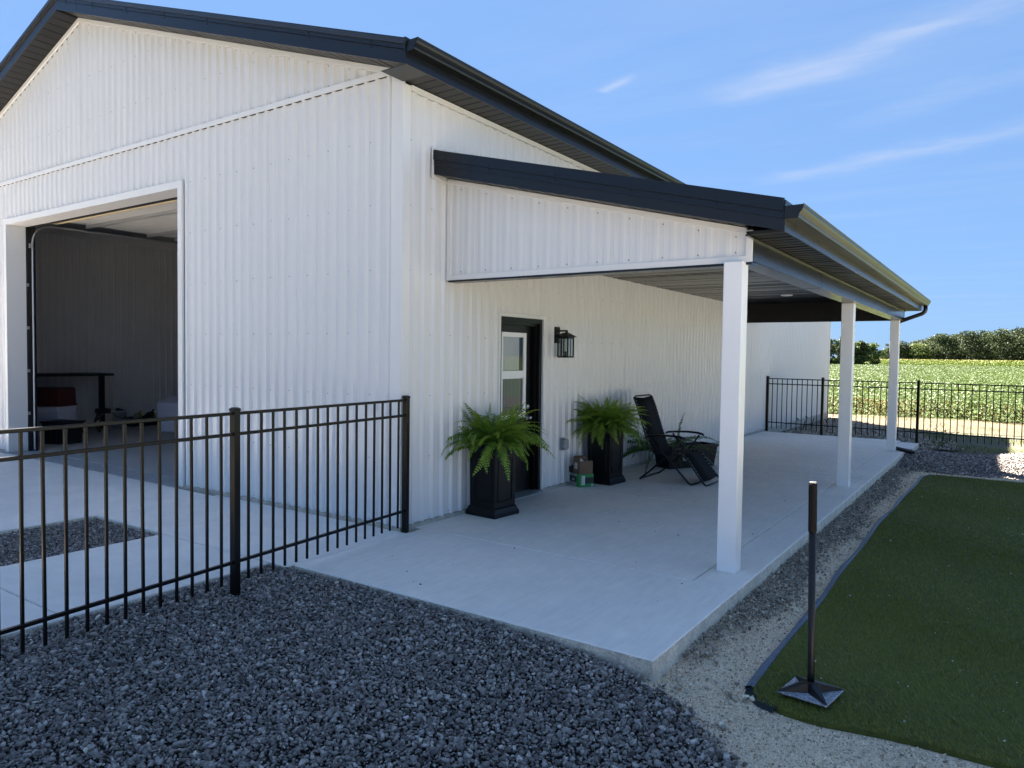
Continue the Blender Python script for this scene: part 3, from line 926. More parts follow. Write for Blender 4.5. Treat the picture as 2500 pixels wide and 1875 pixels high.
# flat ceiling
CZ = 2.80
y = PYF + 0.13
while y < 10.18:
    soffit(y, min(y + SB, 10.185), lambda q, v, d: (0.003 + 2.87 * v, q, CZ + d), porch, 'ceiling_panel', 2, 0.018, 0.026)
    y += SB
# outer soffit, beam, fascia
y = PY0 + 0.015
while y < PY1 - 0.02:
    soffit(y, min(y + SB, PY1 - 0.016), lambda q, v, d: (3.062 + 0.272 * v, q, 2.606 + d), porch, 'soffit_panel', 2, 0.026, 0.02)
    y += SB
bm_ = MB()
bm_.box(2.878, 3.060, 0.662, 10.19, 2.426, 2.80, 0, 0.004)
bm_.box(3.060, 3.082, 0.45, 10.3, 2.592, 2.606, 0)
for yy in (3.1, 5.6, 8.0):
    bm_.box(2.876, 3.062, yy, yy + 0.12, 2.4245, 2.60, 0)
bm_.build('porch_beam', M['black_beam'], porch)
bm_ = MB()
bm_.box(0.004, 3.061, 10.19, 10.30, 2.428, 2.83, 0)
bm_.extrude_profile([(0.004, 2.83), (3.06, 2.83), (3.06, pz(3.06)), (0.004, pz(0.004))], [(lambda a, b, q=q: (a, q, b)) for q in (10.2, 10.29)])
bm_.build('back_beam', M['black_soffit'], porch)
bm_ = MB()
bm_.box(3.334, 3.346, PY0 - 0.004, PY1, 2.604, 2.80, 0)
bm_.build('fascia', M['black_beam'], porch)
gutter(3.3465, 2.690, PY0 - 0.01, PY1 - 0.06, porch, (4.0, 7.2))
# three white posts
for yy in (0.565, 5.338, 10.03):
    p = MB()
    p.box(2.862, 3.009, yy, yy + 0.147, 0.0, 2.4245, 0, 0.004)
    p.build('porch_post', M['post_white'], porch)
# downspout from the far end of the gutter to the third post, and its outlet on the ground
d = MB()
gx, gy = 3.40, PY1 - 0.14
d.tube([(gx, gy, 2.69), (gx, gy, 2.62), (gx - 0.012, gy, 2.585), (gx - 0.05, gy - 0.005, 2.55), (3.06, gy - 0.02, 2.44), (2.99, gy - 0.025, 2.41), (2.945, gy - 0.03, 2.35),
        (2.94, gy - 0.03, 0.24), (2.94, gy - 0.03, 0.12), (2.955, gy - 0.02, 0.06), (3.0, gy, 0.035), (3.29, gy + 0.10, -0.035)], 0.036, 10)
d.build('downspout', M['black_gutter'], porch)
l_ = MB()
cx, cy = 1.45, 8.2
l_.lathe([(0.0, CZ - 0.012), (0.075, CZ - 0.012), (0.095, CZ - 0.008), (0.10, CZ + 0.004), (0.0, CZ + 0.004)], cx, cy, 24)
l_.build('recessed_light', M['lamp_lens'], porch)

# ------------------------------------------------------------------ entry door
dm = MB()
dm.box(-0.13, -0.013, DY0, DY0 + 0.05, 0.03, DZ, 0)
dm.box(-0.13, -0.013, DY1 - 0.05, DY1, 0.03, DZ, 0)
dm.box(-0.13, -0.0135, DY0 + 0.05, DY1 - 0.05, DZ - 0.05, DZ, 0)
dm.box(-0.10, -0.055, DY1 - 0.085, DY1 - 0.05, 0.03, DZ - 0.05, 0)
dm.box(-0.10, -0.055, DY0 + 0.05, DY1 - 0.085, DZ - 0.085, DZ - 0.05, 0)
dm.box(-0.19, -0.13, DY0 - 0.01, DY1 + 0.01, 0.0, DZ + .01, 0)
door = dm.build('entry_door', M['black_door'], barn)
WY0, WY1, WZ0, WZ1 = 1.735, 2.275, 0.93, 1.95
lf = MB()
lf.box(-0.128, -0.112, 1.655, WY0 + 0.02, 0.04, 2.03, 0)
lf.box(-0.128, -0.112, WY1 - 0.02, 2.414, 0.04, 2.03, 0)
lf.box(-0.1282, -0.1118, WY0 + 0.02, WY1 - 0.02, 0.04, WZ0 + 0.02, 0)
lf.box(-0.1282, -0.1118, WY0 + 0.02, WY1 - 0.02, WZ1 - 0.02, 2.03, 0)
for (a, b) in ((1.74, 1.98), (2.03, 2.27)):
    lf.box(-0.112, -0.107, a, b, 0.20, 0.23, 0); lf.box(-0.112, -0.107, a, b, 0.74, 0.77, 0)
    lf.box(-0.112, -0.107, a, a + 0.03, 0.23, 0.74, 0); lf.box(-0.112, -0.107, b - 0.03, b, 0.23, 0.74, 0)
lf.build('door_leaf', M['black_door'], door)
w_ = MB()
fwid = 0.055
w_.box(-0.112, -0.088, WY0, WY0 + fwid, WZ0, WZ1, 0, 0.004)
w_.box(-0.112, -0.088, WY1 - fwid, WY1, WZ0, WZ1, 0, 0.004)
w_.box(-0.1125, -0.0885, WY0 + fwid, WY1 - fwid, WZ0, WZ0 + fwid, 0, 0.004)
w_.box(-0.1125, -0.0885, WY0 + fwid, WY1 - fwid, WZ1 - fwid, WZ1, 0, 0.004)
w_.box(-0.113, -0.086, WY0 + fwid, WY1 - fwid, 1.43, 1.50, 0, 0.004)
w_.box(-0.112, -0.095, WY0 + fwid + .001, WY1 - fwid - .001, 1.405, 1.4295, 0, 0.003)
w_.build('window_frame', M['window_white'], door)
for (z0, z1, x, mt) in ((1.50, WZ1 - fwid, -0.108, M['curtain_pale']), (WZ0 + fwid, 1.405, -0.108, M['curtain_grey'])):
    g = MB(); g.box(-0.106, -0.102, WY0 + fwid - .002, WY1 - fwid + .002, z0 - .002, z1 + .002, 0)
    g.build('pane', M['glass'], door)
    cpts = []
    g = MB(); V, F = [], []
    for i in range(25):
        yy = WY0 + fwid + i * (WY1 - WY0 - 2 * fwid - (0.06 if mt is M['curtain_pale'] else 0)) / 24
        xx = -0.121 + 0.006 * math.sin(i * 1.9) + 0.003 * math.sin(i * 0.7 + z0)
        V += [(xx, yy, z0), (xx + .002 * math.sin(i * 2.3), yy, z1)]
    for i in range(24):
        F.append((2 * i, 2 * i + 2, 2 * i + 3, 2 * i + 1))
    g.add(V, F, 0, True)
    g.build('curtain', mt, door, fix=False)  # upper sheet paints the pane's reflection, lower one is the grey curtain
for zz in (1.06, 0.925):
    g = MB()
    V = []
    prof = [(0.0, 0.0), (0.030, 0.0), (0.031, 0.006), (0.016, 0.012), (0.013, 0.03), (0.026, 0.045), (0.022, 0.058), (0.0, 0.062)]
    if zz > 1.0:
        prof = [(0.0, 0.0), (0.030, 0.0), (0.030, 0.010), (0.022, 0.018), (0.0, 0.019)]
    F = []
    for (r_, d_) in prof:
        for k in range(14):
            a = 2 * math.pi * k / 14
            V.append((-0.1115 + d_, 2.345 + r_ * math.cos(a), zz + r_ * math.sin(a)))
    for i in range(len(prof) - 1):
        for k in range(14):
            F.append((i * 14 + k, i * 14 + (k + 1) % 14, (i + 1) * 14 + (k + 1) % 14, (i + 1) * 14 + k))
    g.add(V, F, 0, True)
    g.build('knob' if zz < 1 else 'deadbolt', M['alu'], door)
g = MB()
g.extrude_profile([(-0.13, 0.0), (-0.13, 0.040), (-0.03, 0.036), (0.035, 0.014), (0.045, 0.0)], [(lambda a, b, q=q: (a, q, b)) for q in (DY0 + 0.002, DY1 - 0.002)])
g.build('threshold', M['alu'], door)

# ------------------------------------------------------------------ overhead door (rolled open under the ceiling)
od = empty('overhead_door', (0, 0, 0), parent=barn)
DZO = 3.83
y = 0.72
for i in range(6):
    g = MB()
    g.box(GB + 0.06, GA - 0.06, y + 0.004, y + 0.53, DZO, DZO + 0.045, 0, 0.004)
    for q in range(5):
        yy = y + 0.06 + q * 0.09
        g.box(GB + 0.16, GA - 0.16, yy, yy + 0.05, DZO - 0.004, DZO, 0)
    g.build('door_section', M['door_wood'], od)
    if i in (0, 2, 3, 5):
        s_ = MB()
        s_.box(GB + 0.06, GA - 0.06, y + 0.46, y + 0.50, DZO - 0.06, DZO - 0.0045, 0)
        s_.build('strut', M['galv'], od)
    y += 0.535
g = MB(); g.box(GB + 0.06, GA - 0.06, 0.655, 0.722, DZO - 0.07, DZO + 0.04, 0, 0.01); g.build('bottom_seal', M['tan_seal'], od)
g = MB(); g.box(GB + 0.03, GA - 0.03, 0.30, 0.36, HG + 0.0, HG + 0.10, 0); g.build('header_seal', M['rubber'], od)
for xx, sg in ((GB + 0.055, 1), (GA - 0.055, -1)):
    g = MB()
    arc = [(xx, 0.345, 0.02), (xx, 0.345, 3.42)]
    for k in range(1, 7):
        a = k / 6 * math.pi / 2
        arc.append((xx, 0.345 + 0.30 * (1 - math.cos(a)), 3.42 + 0.30 * math.sin(a)))
    arc.append((xx, 4.6, 3.735))
    g.tube(arc, 0.015, 6, smooth=False)
    g.box(xx - 0.03, xx + 0.03, 0.30, 0.345, 3.33, 3.40)
    g.build('track', M['galv'], od)
    g = MB()
    g.box(xx - sg * 0.055 - 0.03, xx - sg * 0.055 + 0.03, 0.28, 0.40, 0.005, HG + 0.02)
    g.build('jamb_seal', M['rubber'], od)
    for zz in (0.6, 1.3, 2.0, 2.7):
        g = MB(); g.box(xx - sg * 0.035 - .012, xx - sg * 0.035 + .012, 0.27, 0.30, zz, zz + 0.05)
        g.build('bracket', M['galv'], od)

# ------------------------------------------------------------------ wall fixtures
lan = empty('wall_lantern', (0.0, 2.83, 1.83))
tag(lan, 'black square porch lantern with clear glass on the siding beside the entry door', 'wall lantern')
g = MB(); g.box(-0.002, 0.022, 2.765, 2.875, 1.84, 2.045, 0, 0.004); g.build('back_plate', M['lantern'], lan)
g = MB(); g.box(0.02, 0.16, 2.81, 2.83, 1.985, 2.005, 0, 0.003); g.tube([(0.15, 2.82, 2.0), (0.15, 2.82, 1.975)], 0.014, 8)
g.box(0.135, 0.165, 2.805, 2.835, 1.968, 1.98); g.build('arm', M['lantern'], lan)
LX, LY = 0.138, 2.82
g = MB()
g.add([(LX + sx * 0.098, LY + sy * 0.098, 1.915) for sx, sy in ((-1, -1), (1, -1), (1, 1), (-1, 1))] + [(LX + sx * 0.098, LY + sy * 0.098, 1.922) for sx, sy in ((-1, -1), (1, -1), (1, 1), (-1, 1))]
      + [(LX + sx * 0.03, LY + sy * 0.03, 1.970) for sx, sy in ((-1, -1), (1, -1), (1, 1), (-1, 1))],
      [(3, 2, 1, 0), (0, 1, 5, 4), (1, 2, 6, 5), (2, 3, 7, 6), (3, 0, 4, 7), (4, 5, 9, 8), (5, 6, 10, 9), (6, 7, 11, 10), (7, 4, 8, 11), (8, 9, 10, 11)])
g.build('lantern_roof', M['lantern'], lan)
hw = 0.070
g = MB()
for sx in (-1, 1):
    for sy in (-1, 1):
        g.box(LX + sx * hw - 0.007, LX + sx * hw + 0.007, LY + sy * hw - 0.007, LY + sy * hw + 0.007, 1.665, 1.916)
for s in (-1, 1):
    g.box(LX - hw + .007, LX + hw - .007, LY + s * hw - 0.006, LY + s * hw + 0.006, 1.666, 1.682); g.box(LX - hw + .007, LX + hw - .007, LY + s * hw - 0.006, LY + s * hw + 0.006, 1.898, 1.915)
    g.box(LX + s * hw - 0.006, LX + s * hw + 0.006, LY - hw + .007, LY + hw - .007, 1.666, 1.682); g.box(LX + s * hw - 0.006, LX + s * hw + 0.006, LY - hw + .007, LY + hw - .007, 1.898, 1.915)
    g.box(LX - 0.02, LX - 0.012, LY + s * hw - 0.004, LY + s * hw + 0.004, 1.68, 1.90); g.box(LX + s * hw - 0.004, LX + s * hw + 0.004, LY - 0.004, LY + 0.004, 1.68, 1.90)
g.box(LX - hw, LX + hw, LY - hw, LY + hw, 1.660, 1.665)
g.build('cage', M['lantern'], lan)
for (a, b, c_, d_) in ((-hw, hw, -hw, -hw), (-hw, hw, hw, hw), (-hw, -hw, -hw, hw), (hw, hw, -hw, hw)):
    g = MB(); e_ = 0.0012
    g.box(LX + a - e_ + (.006 if a != b else 0), LX + b + e_ - (.006 if a != b else 0), LY + c_ - e_ + (.006 if c_ != d_ else 0), LY + d_ + e_ - (.006 if c_ != d_ else 0), 1.68, 1.90)
    g.build('glass_pane', M['lamp_glass'], lan)
g = MB(); g.tube([(LX, LY, 1.665), (LX, LY, 1.74)], 0.013, 8); g.build('socket', M['lantern'], lan)

g = MB()
g.box(0.0, 0.012, 2.955, 3.055, 0.47, 0.63, 0, 0.003)
outl = g.build('outlet_box', M['outlet_grey'])
tag(outl, 'grey weatherproof outlet under a clear bubble cover low on the siding', 'outlet')
g = MB(); g.box(0.0121, 0.085, 2.957, 3.053, 0.475, 0.625, 0, 0.022); g.build('bubble_cover', M['clear_plastic'], outl)
g = MB(); g.box(0.0122, 0.022, 2.98, 3.03, 0.50, 0.60, 0, 0.003); g.build('socket_face', M['paper'], outl)

# ------------------------------------------------------------------ picket fences
def fence(name, pts, label, spacing, hpost=1.29, top=1.258, z_base=None, n_skip=None):
    root = empty(name, (pts[0][0], pts[0][1], 0.0))
    tag(root, label, 'fence')
    base = Vector((pts[0][0], pts[0][1], 0))
    post0 = None
    picket0 = None
    for i, (x, y, zb) in enumerate(pts):
        g = MB()
        a = math.atan2(pts[min(i + 1, len(pts) - 1)][1] - pts[max(i - 1, 0)][1], pts[min(i + 1, len(pts) - 1)][0] - pts[max(i - 1, 0)][0])
        mt = Matrix.Translation((x, y, 0)) @ Matrix.Rotation(a, 4, 'Z')
        g.box(-0.0255, 0.0255, -0.0255, 0.0255, zb, hpost - 0.02, 0, 0.002, mt)
        o = g.build('post', M['fence'], root)
        g = MB()
        g.box(-0.0285, 0.0285, -0.0285, 0.0285, hpost - 0.026, hpost - 0.008, 0, 0.002, mt)
        V = [mt @ Vector(p) for p in ((-0.027, -0.027, hpost - 0.008), (0.027, -0.027, hpost - 0.008), (0.027, 0.027, hpost - 0.008), (-0.027, 0.027, hpost - 0.008), (-.015, -.015, hpost), (.015, -.015, hpost), (.015, .015, hpost), (-.015, .015, hpost))]
        g.add(V, [(0, 1, 5, 4), (1, 2, 6, 5), (2, 3, 7, 6), (3, 0, 4, 7), (4, 5, 6, 7)])
        g.build('post_cap', M['fence'], o)
    for (x0, y0, _), (x1, y1, _) in zip(pts, pts[1:]):
        L = math.hypot(x1 - x0, y1 - y0)
        a = math.atan2(y1 - y0, x1 - x0)
        mt = Matrix.Translation((x0, y0, 0)) @ Matrix.Rotation(a, 4, 'Z')
        for (z0, z1) in ((top - 0.022, top), (1.092, 1.114), (0.192, 0.214)):
            g = MB(); g.box(0.027, L - 0.027, -0.0135, 0.0135, z0, z1, 0, 0.003, mt)
            g.build('rail', M['fence'], root)
        n = int(round(L / spacing)) - 1
        sp_ = L / (n + 1)
        for k in range(1, n + 1):
            u = k * sp_
            if picket0 is None:
                g = MB(); g.box(-0.0082, 0.0082, -0.0082, 0.0082, 0.058, top - 0.012, 0, 0.0015)
                picket0 = g.build('picket', M['fence'], root)
                pk = picket0
            else:
                pk = copy_child(picket0, root)
            pw = mt @ Vector((u, 0, 0))
            pk.location = (pw.x - base.x, pw.y - base.y, random.uniform(-0.002, 0.002))
            pk.rotation_euler = (random.uniform(-.003, .003), random.uniform(-.003, .003), a)
    return root


fd = Vector((0.219, -1.972, 0)).normalized()
fA = Vector((0.068, 0.0, 0))
LN = 1.984
fence('picket_fence', [(fA.x, fA.y - 0.0, -0.003)] + [(fA.x + fd.x * LN * i, fA.y + fd.y * LN * i, -0.18) for i in (1, 2, 3)],
      'black metal picket fence running out from the corner of the white barn', 0.1165)
fence('picket_fence', [(0.035, 12.42, -0.012), (1.27, 12.30, -0.15), (3.165, 12.13, -0.18), (5.06, 11.96, -0.2), (6.95, 11.79, -0.2)],
      'black metal picket fence behind the porch slab, in front of the bean field', 0.1165, hpost=1.285, top=1.236)

# ------------------------------------------------------------------ gravel
def hull_stone(seed, npts, flat):
    r = np.random.default_rng(seed)
    P = r.normal(size=(npts, 3)); P /= np.linalg.norm(P, axis=1)[:, None]
    P *= r.uniform(0.78, 1.08, (npts, 1))
    P *= np.array([1.0, r.uniform(0.62, 0.9), r.uniform(flat, flat + 0.2)])
    bm = bmesh.new()
    for p in P:
        bm.verts.new(p)
    res = bmesh.ops.convex_hull(bm, input=list(bm.verts))
    for v in [g for g in res['geom_unused'] + res['geom_interior'] if isinstance(g, bmesh.types.BMVert)]:
        if v.is_valid:
            bm.verts.remove(v)
    bmesh.ops.triangulate(bm, faces=list(bm.faces))
    bmesh.ops.recalc_face_normals(bm, faces=bm.faces)
    bm.verts.index_update()
    V = np.array([v.co[:] for v in bm.verts], np.float32)
    F = np.array([[v.index for v in f.verts] for f in bm.faces], np.int32)
    bm.free()
    return V, F


STONES = [hull_stone(100 + i, 11, 0.42) for i in range(16)]
SMALL = [hull_stone(200 + i, 8, 0.45) for i in range(10)]


def rand_rot(n, tilt):
    ax, ay = rng.normal(0, tilt, n), rng.normal(0, tilt, n)
    az = rng.uniform(0, 2 * math.pi, n)
    cx, sx, cy, sy, cz, sz = np.cos(ax), np.sin(ax), np.cos(ay), np.sin(ay), np.cos(az), np.sin(az)
    Rm = np.empty((n, 3, 3), np.float32)
    Rm[:, 0, 0] = cy * cz; Rm[:, 0, 1] = sx * sy * cz - cx * sz; Rm[:, 0, 2] = cx * sy * cz + sx * sz
    Rm[:, 1, 0] = cy * sz; Rm[:, 1, 1] = sx * sy * sz + cx * cz; Rm[:, 1, 2] = cx * sy * sz - sx * cz
    Rm[:, 2, 0] = -sy; Rm[:, 2, 1] = sx * cy; Rm[:, 2, 2] = cx * cy
    return Rm


def scatter(x0, x1, y0, y1, step, keep, extra_layers=1):
    """jittered grid positions with a layer number"""
    out = []
    for L in range(extra_layers + 1):
        nx, ny = max(1, int((x1 - x0) / step)), max(1, int((y1 - y0) / step))
        gx, gy = np.meshgrid(np.arange(nx), np.arange(ny))
        px = x0 + (gx.ravel() + 0.5 * L + rng.uniform(-0.45, 0.45, nx * ny)) * step
        py = y0 + (gy.ravel() + 0.5 * L + rng.uniform(-0.45, 0.45, nx * ny)) * step
        k = keep(px, py)
        out.append(np.stack([px[k], py[k], np.full(k.sum(), L)], 1))
    return np.concatenate(out)


def stones(name, P, height, size, size_sd, protos, material, tint_fn, tilt=0.5, lift=0.45, kind='stuff'):
    n = len(P)
    s = np.clip(rng.lognormal(math.log(size), size_sd, n), size * 0.45, size * 2.2).astype(np.float32)
    z = height(P[:, 0], P[:, 1]) + P[:, 2] * size * lift + rng.normal(0, size * 0.18, n)
    Rm = rand_rot(n, tilt)
    which = rng.integers(0, len(protos), n)
    t = tint_fn(n, P)
    VV, FF, TT = [], [], []
    off = 0
    for q, (V, F) in enumerate(protos):
        idx = np.nonzero(which == q)[0]
        if not len(idx):
            continue
        W = np.einsum('nij,vj->nvi', Rm[idx], V) * s[idx][:, None, None]
        W += np.stack([P[idx, 0], P[idx, 1], z[idx]], 1)[:, None, :]
        VV.append(W.reshape(-1, 3))
        f = F[None] + (np.arange(len(idx)) * len(V))[:, None, None] + off
        FF.append(f.reshape(-1, 3))
        TT.append(np.repeat(t[idx], len(F)))
        off += len(idx) * len(V)
    return obj_from_arrays(name, np.concatenate(VV), np.concatenate(FF), material, np.concatenate(TT), kind)


def slate_tint(n, P):
    t = np.clip(rng.normal(0.43, 0.19, n), 0.0, 0.9)
    pale = rng.random(n)
    t[pale < 0.028] = rng.uniform(0.78, 0.93, (pale < 0.028).sum())
    t[pale < 0.006] = rng.uniform(0.95, 1.0, (pale < 0.006).sum())
    return t


def sm(x): return np.clip(x, 0, 1) ** 2 * (3 - 2 * np.clip(x, 0, 1))


def h_front(x, y):
    near_slab = np.clip((y + 2.4) / 1.0, 0, 1)
    rise = np.interp(x, [-0.2, 0.6, 1.8, 2.4, 2.8, 3.15, 3.6], [-0.030, -0.022, -0.024, -0.034, -0.058, -0.104, -0.118])
    return rise * near_slab + (-0.045 - 0.066 * sm((x - 1.4) / 2.0)) * (1 - near_slab) + 0.008 * np.sin(3.1 * x + 1.7 * y) * (1 - near_slab)


bxs = np.array([3.02, 3.12, 3.25, 3.44, 3.78, 4.4, 5.2]); bys = np.array([-1.30, -1.345, -1.42, -1.56, -1.93, -2.5, -3.2])


def keep_front(x, y):
    wob = 0.05 * np.sin(7 * x + 3 * y) + rng.normal(0, 0.035, len(x))
    lim = np.interp(x, bxs, bys) + wob
    return (x > -0.105) & np.where(x < 3.02, y < -1.345, y < lim) & (np.hypot(x - CAM[0], y - CAM[1]) > 1.5)


g = MB()
xs = np.linspace(-0.108, 4.6, 24); ys = np.linspace(-4.8, -1.33, 18)
V = [(x, y, float(h_front(np.array(x), np.array(y))) - 0.02 - (0.06 if y > np.interp(x, bxs, bys) - 0.05 and x > 3 else 0)) for y in ys for x in xs]
F = [(j * 24 + i, j * 24 + i + 1, (j + 1) * 24 + i + 1, (j + 1) * 24 + i) for j in range(17) for i in range(23)]
g.add(V, F)
tag(g.build('gravel_bed', M['gravel_bed'], fix=False), kind='structure')
P = scatter(-0.12, 4.3, -4.6, -1.33, 0.0236, keep_front, 1)
dist = np.hypot(P[:, 0] - CAM[0], P[:, 1] - CAM[1])
stones('gravel', P, h_front, 0.0140, 0.40, STONES, M['stone'], slate_tint, 0.55)
# patch between the walk and the drive
PX0, PX1_, PYa, PYb = -2.885, -1.675, -3.9, -1.395
sheet('gravel_bed', [(PX0, -9), (PX1_, -9), (PX1_, PYb), (PX0, PYb)], -0.055, M['gravel_bed'])
P = scatter(PX0, PX1_, PYa, PYb, 0.026, lambda x, y: (x > PX0 + .01) & (x < PX1_ - .01) & (y < PYb - .01), 1)
stones('gravel', P, lambda x, y: -0.035 + 0 * x, 0.0145, 0.3, SMALL, M['stone'], slate_tint, 0.5)

# limestone chips over the path
tx = np.array([-1.24, -1.1, 0.4, 3.85, 7.76, 8.08]); tv = np.array([3.70, 3.635, 3.63, 3.605, 3.675, 3.76])


def turf_left(y): return np.interp(y, tx, tv)


def turf_front(x): return np.interp(x, [3.63, 3.70, 3.93, 4.36, 4.83, 9.0], [-1.10, -1.235, -1.285, -1.20, -1.19, -1.3])


def in_turf(x, y, m=0.0):
    return (x > turf_left(y) + m) & (y > turf_front(x) + m) & (y < 8.08 - m)


def keep_chips(x, y):
    lim = np.interp(x, bxs, bys)
    d = np.hypot(x - CAM[0], y - CAM[1])
    return (x > E_X + 0.0) & (y > lim - 0.03) & ~in_turf(x, y, -0.01) & (d > 1.6)


chip_t = lambda n, P: np.clip(rng.beta(2.0, 2.2, n), 0, 1)
P = scatter(3.15, 6.0, -3.4, 1.2, 0.0120, keep_chips, 0)
stones('limestone_gravel', P, lambda x, y: -0.134 + 0 * x, 0.0068, 0.35, SMALL, M['chips'], chip_t, 0.8)
P = scatter(3.15, 6.2, 1.2, 8.9, 0.026, lambda x, y: keep_chips(x, y) & ((y < 8.6) | (x < 3.9)), 0)
stones('limestone_gravel', P, lambda x, y: -0.134 + 0 * x, 0.0085, 0.35, SMALL, M['chips'], chip_t, 0.8)


# bigger mixed stones banked against the slab edge
def keep_edge(x, y):
    wmax = 0.07 + 0.13 * sm((y + 0.9) / 1.6) + 0.05 * np.sin(2.3 * y) + np.abs(rng.normal(0, 0.08, len(x)))
    return (x > E_X + 0.008) & (x < E_X + wmax) & (y > -0.95) & (y < 8.6) & ~in_turf(x, y, -0.02)


P = scatter(3.15, 3.66, -1.0, 8.6, 0.026, keep_edge, 1)
mix_t = lambda n, P: np.clip(rng.normal(0.38, 0.24, n), 0, 1)
stones('mixed_gravel', P, lambda x, y: -0.128 + 0.03 * sm((3.5 - x) / 0.35), 0.0125, 0.36, SMALL, M['mixed_stone'], mix_t, 0.6)
# loose stones near the slab corner
P = np.stack([rng.uniform(3.18, 3.75, 60), rng.uniform(-1.75, -0.75, 60), np.zeros(60)], 1)
P = P[keep_chips(P[:, 0], P[:, 1])]
stones('loose_gravel', P, lambda x, y: -0.122 + 0 * x, 0.017, 0.3, STONES, M['mixed_stone'], lambda n, P: np.clip(rng.normal(0.7, 0.25, n), 0, 1), 0.5)


# heaped gravel behind the turf
def h_far(x, y):
    return (-0.13 + 0.25 * np.exp(-(((x - 5.55) / 1.05) ** 2 + ((y - 10.35) / 0.95) ** 2)) + 0.07 * np.exp(-(((x - 5.2) / 0.5) ** 2 + ((y - 9.25) / 0.35) ** 2))
            + 0.05 * np.exp(-(((x - 3.6) / 0.8) ** 2 + ((y - 10.3) / 1.1) ** 2)) + 0.015 * np.sin(3 * x + y) + 0.012 * np.sin(4.1 * y - 1.3 * x))


def keep_far(x, y):
    wob = 0.10 * np.sin(2.6 * x + 1.0) + rng.normal(0, 0.05, len(x))
    front = 8.36 + 0.1 * (x - 3.2) + wob
    back = 11.95 - 0.55 * np.exp(-((x - 4.15) / 0.55) ** 2) + 0.5 * wob
    return (x > E_X + 0.0) & (y > front) & (y < back) & ~((x < 3.24) & (y > 10.8))


g = MB()
xs = np.linspace(3.16, 8.5, 30); ys = np.linspace(8.8, 12.0, 20)
V = [(x, y, float(h_far(x, y)) - 0.022) for y in ys for x in xs]
F = [(j * 30 + i, j * 30 + i + 1, (j + 1) * 30 + i + 1, (j + 1) * 30 + i) for j in range(19) for i in range(29)]
g.add(V, F)
tag(g.build('gravel_bed', M['gravel_bed'], fix=False), kind='structure')
P = scatter(3.16, 7.6, 8.5, 12.1, 0.040, keep_far, 1)
stones('gravel_heap', P, h_far, 0.0235, 0.3, SMALL, M['stone'], slate_tint, 0.6)
# gravel along the barn behind the far fence
g = MB()
bed = [(0.01, 12.32), (3.1, 12.2), (3.9, 12.6), (3.6, 14.2), (2.6, 16.4), (1.3, 18.3), (0.01, 19.9)]
sheet('gravel_bed', bed, -0.16, M['gravel_bed'])


def in_poly(x, y, poly):
    r = np.zeros(len(x), bool)
    j = len(poly) - 1
    for i in range(len(poly)):
        xi, yi = poly[i]; xj, yj = poly[j]
        r ^= ((yi > y) != (yj > y)) & (x < (xj - xi) * (y - yi) / (yj - yi + 1e-12) + xi)
        j = i
    return r


P = scatter(0.0, 4.0, 12.2, 20, 0.05, lambda x, y: in_poly(x + rng.normal(0, .06, len(x)), y, bed) & (x > 0.02), 0)
stones('back_gravel', P, lambda x, y: -0.15 + 0 * x, 0.026, 0.35, SMALL, M['mixed_stone'], lambda n, P: np.clip(rng.normal(0.4, 0.22, n), 0, 1), 0.6)

# ------------------------------------------------------------------ artificial turf
yl = np.concatenate([np.linspace(-1.10, 8.06, 30)])
left = [(float(turf_left(y)) + 0.008 * math.sin(3 * y), float(y)) for y in yl]
front = [(float(x), float(turf_front(x))) for x in np.linspace(8.4, 3.66, 30)]
poly = left + [(4.0, 8.08), (5.0, 8.09), (8.4, 8.12)] + front
g = MB()
n = len(poly)
Vt = [(x, y, -0.104) for x, y in poly]; Vb = [(x, y, -0.134) for x, y in poly]
g.add(Vt + Vb, [tuple(range(n))] + [(i, i + n, (i + 1) % n + n, (i + 1) % n) for i in range(n)])
turf = g.build('artificial_turf', M['turf_base'])
tag(turf, 'dark green artificial turf sheet laid on limestone beside the porch slab', 'artificial turf')


def blades(x0, x1, y0, y1, dens, length, width):
    nb = int((x1 - x0) * (y1 - y0) * dens)
    x, y = rng.uniform(x0, x1, nb), rng.uniform(y0, y1, nb)
    k = in_turf(x, y, np.where(y < -0.9, -0.008, 0.012))
    x, y = x[k], y[k]
    nb = len(x)
    a = rng.uniform(0, 2 * math.pi, nb)
    # lean direction drifts in broad soft waves, as a rolled carpet does
    lean_a = 2.3 + 0.8 * np.sin(0.9 * x + 1.3 * y) + rng.normal(0, 0.8, nb)
    lean = 0.012 + 0.010 * np.sin(2.6 * y + 0.6 * x + 0.5 * np.sin(1.7 * x)) + np.abs(rng.normal(0, 0.008, nb))
    ln = length * rng.uniform(0.7, 1.15, nb)
    b0 = np.stack([x - np.cos(a) * width, y - np.sin(a) * width, np.full(nb, -0.106)], 1)
    b1 = np.stack([x + np.cos(a) * width, y + np.sin(a) * width, np.full(nb, -0.106)], 1)
    tp = np.stack([x + np.cos(lean_a) * lean, y + np.sin(lean_a) * lean, -0.106 + ln], 1)
    V = np.stack([b0, b1, tp], 1).reshape(-1, 3)
    t = np.clip(rng.normal(0.5, 0.22, nb), 0, 0.93)
    yel = rng.random(nb) < 0.03
    t[yel] = 1.0
    return V, t


parts = [blades(3.6, 6.2, -1.3, 0.6, 15000, 0.019, 0.0019), blades(3.55, 7.2, 0.6, 3.2, 8500, 0.020, 0.0024), blades(3.55, 8.2, 3.2, 8.1, 4600, 0.022, 0.0034)]
V = np.concatenate([p[0] for p in parts]); t = np.concatenate([p[1] for p in parts])
o = obj_from_arrays('grass_blade', V, np.arange(len(V)).reshape(-1, 3), M['turf'], t, 'stuff', turf)
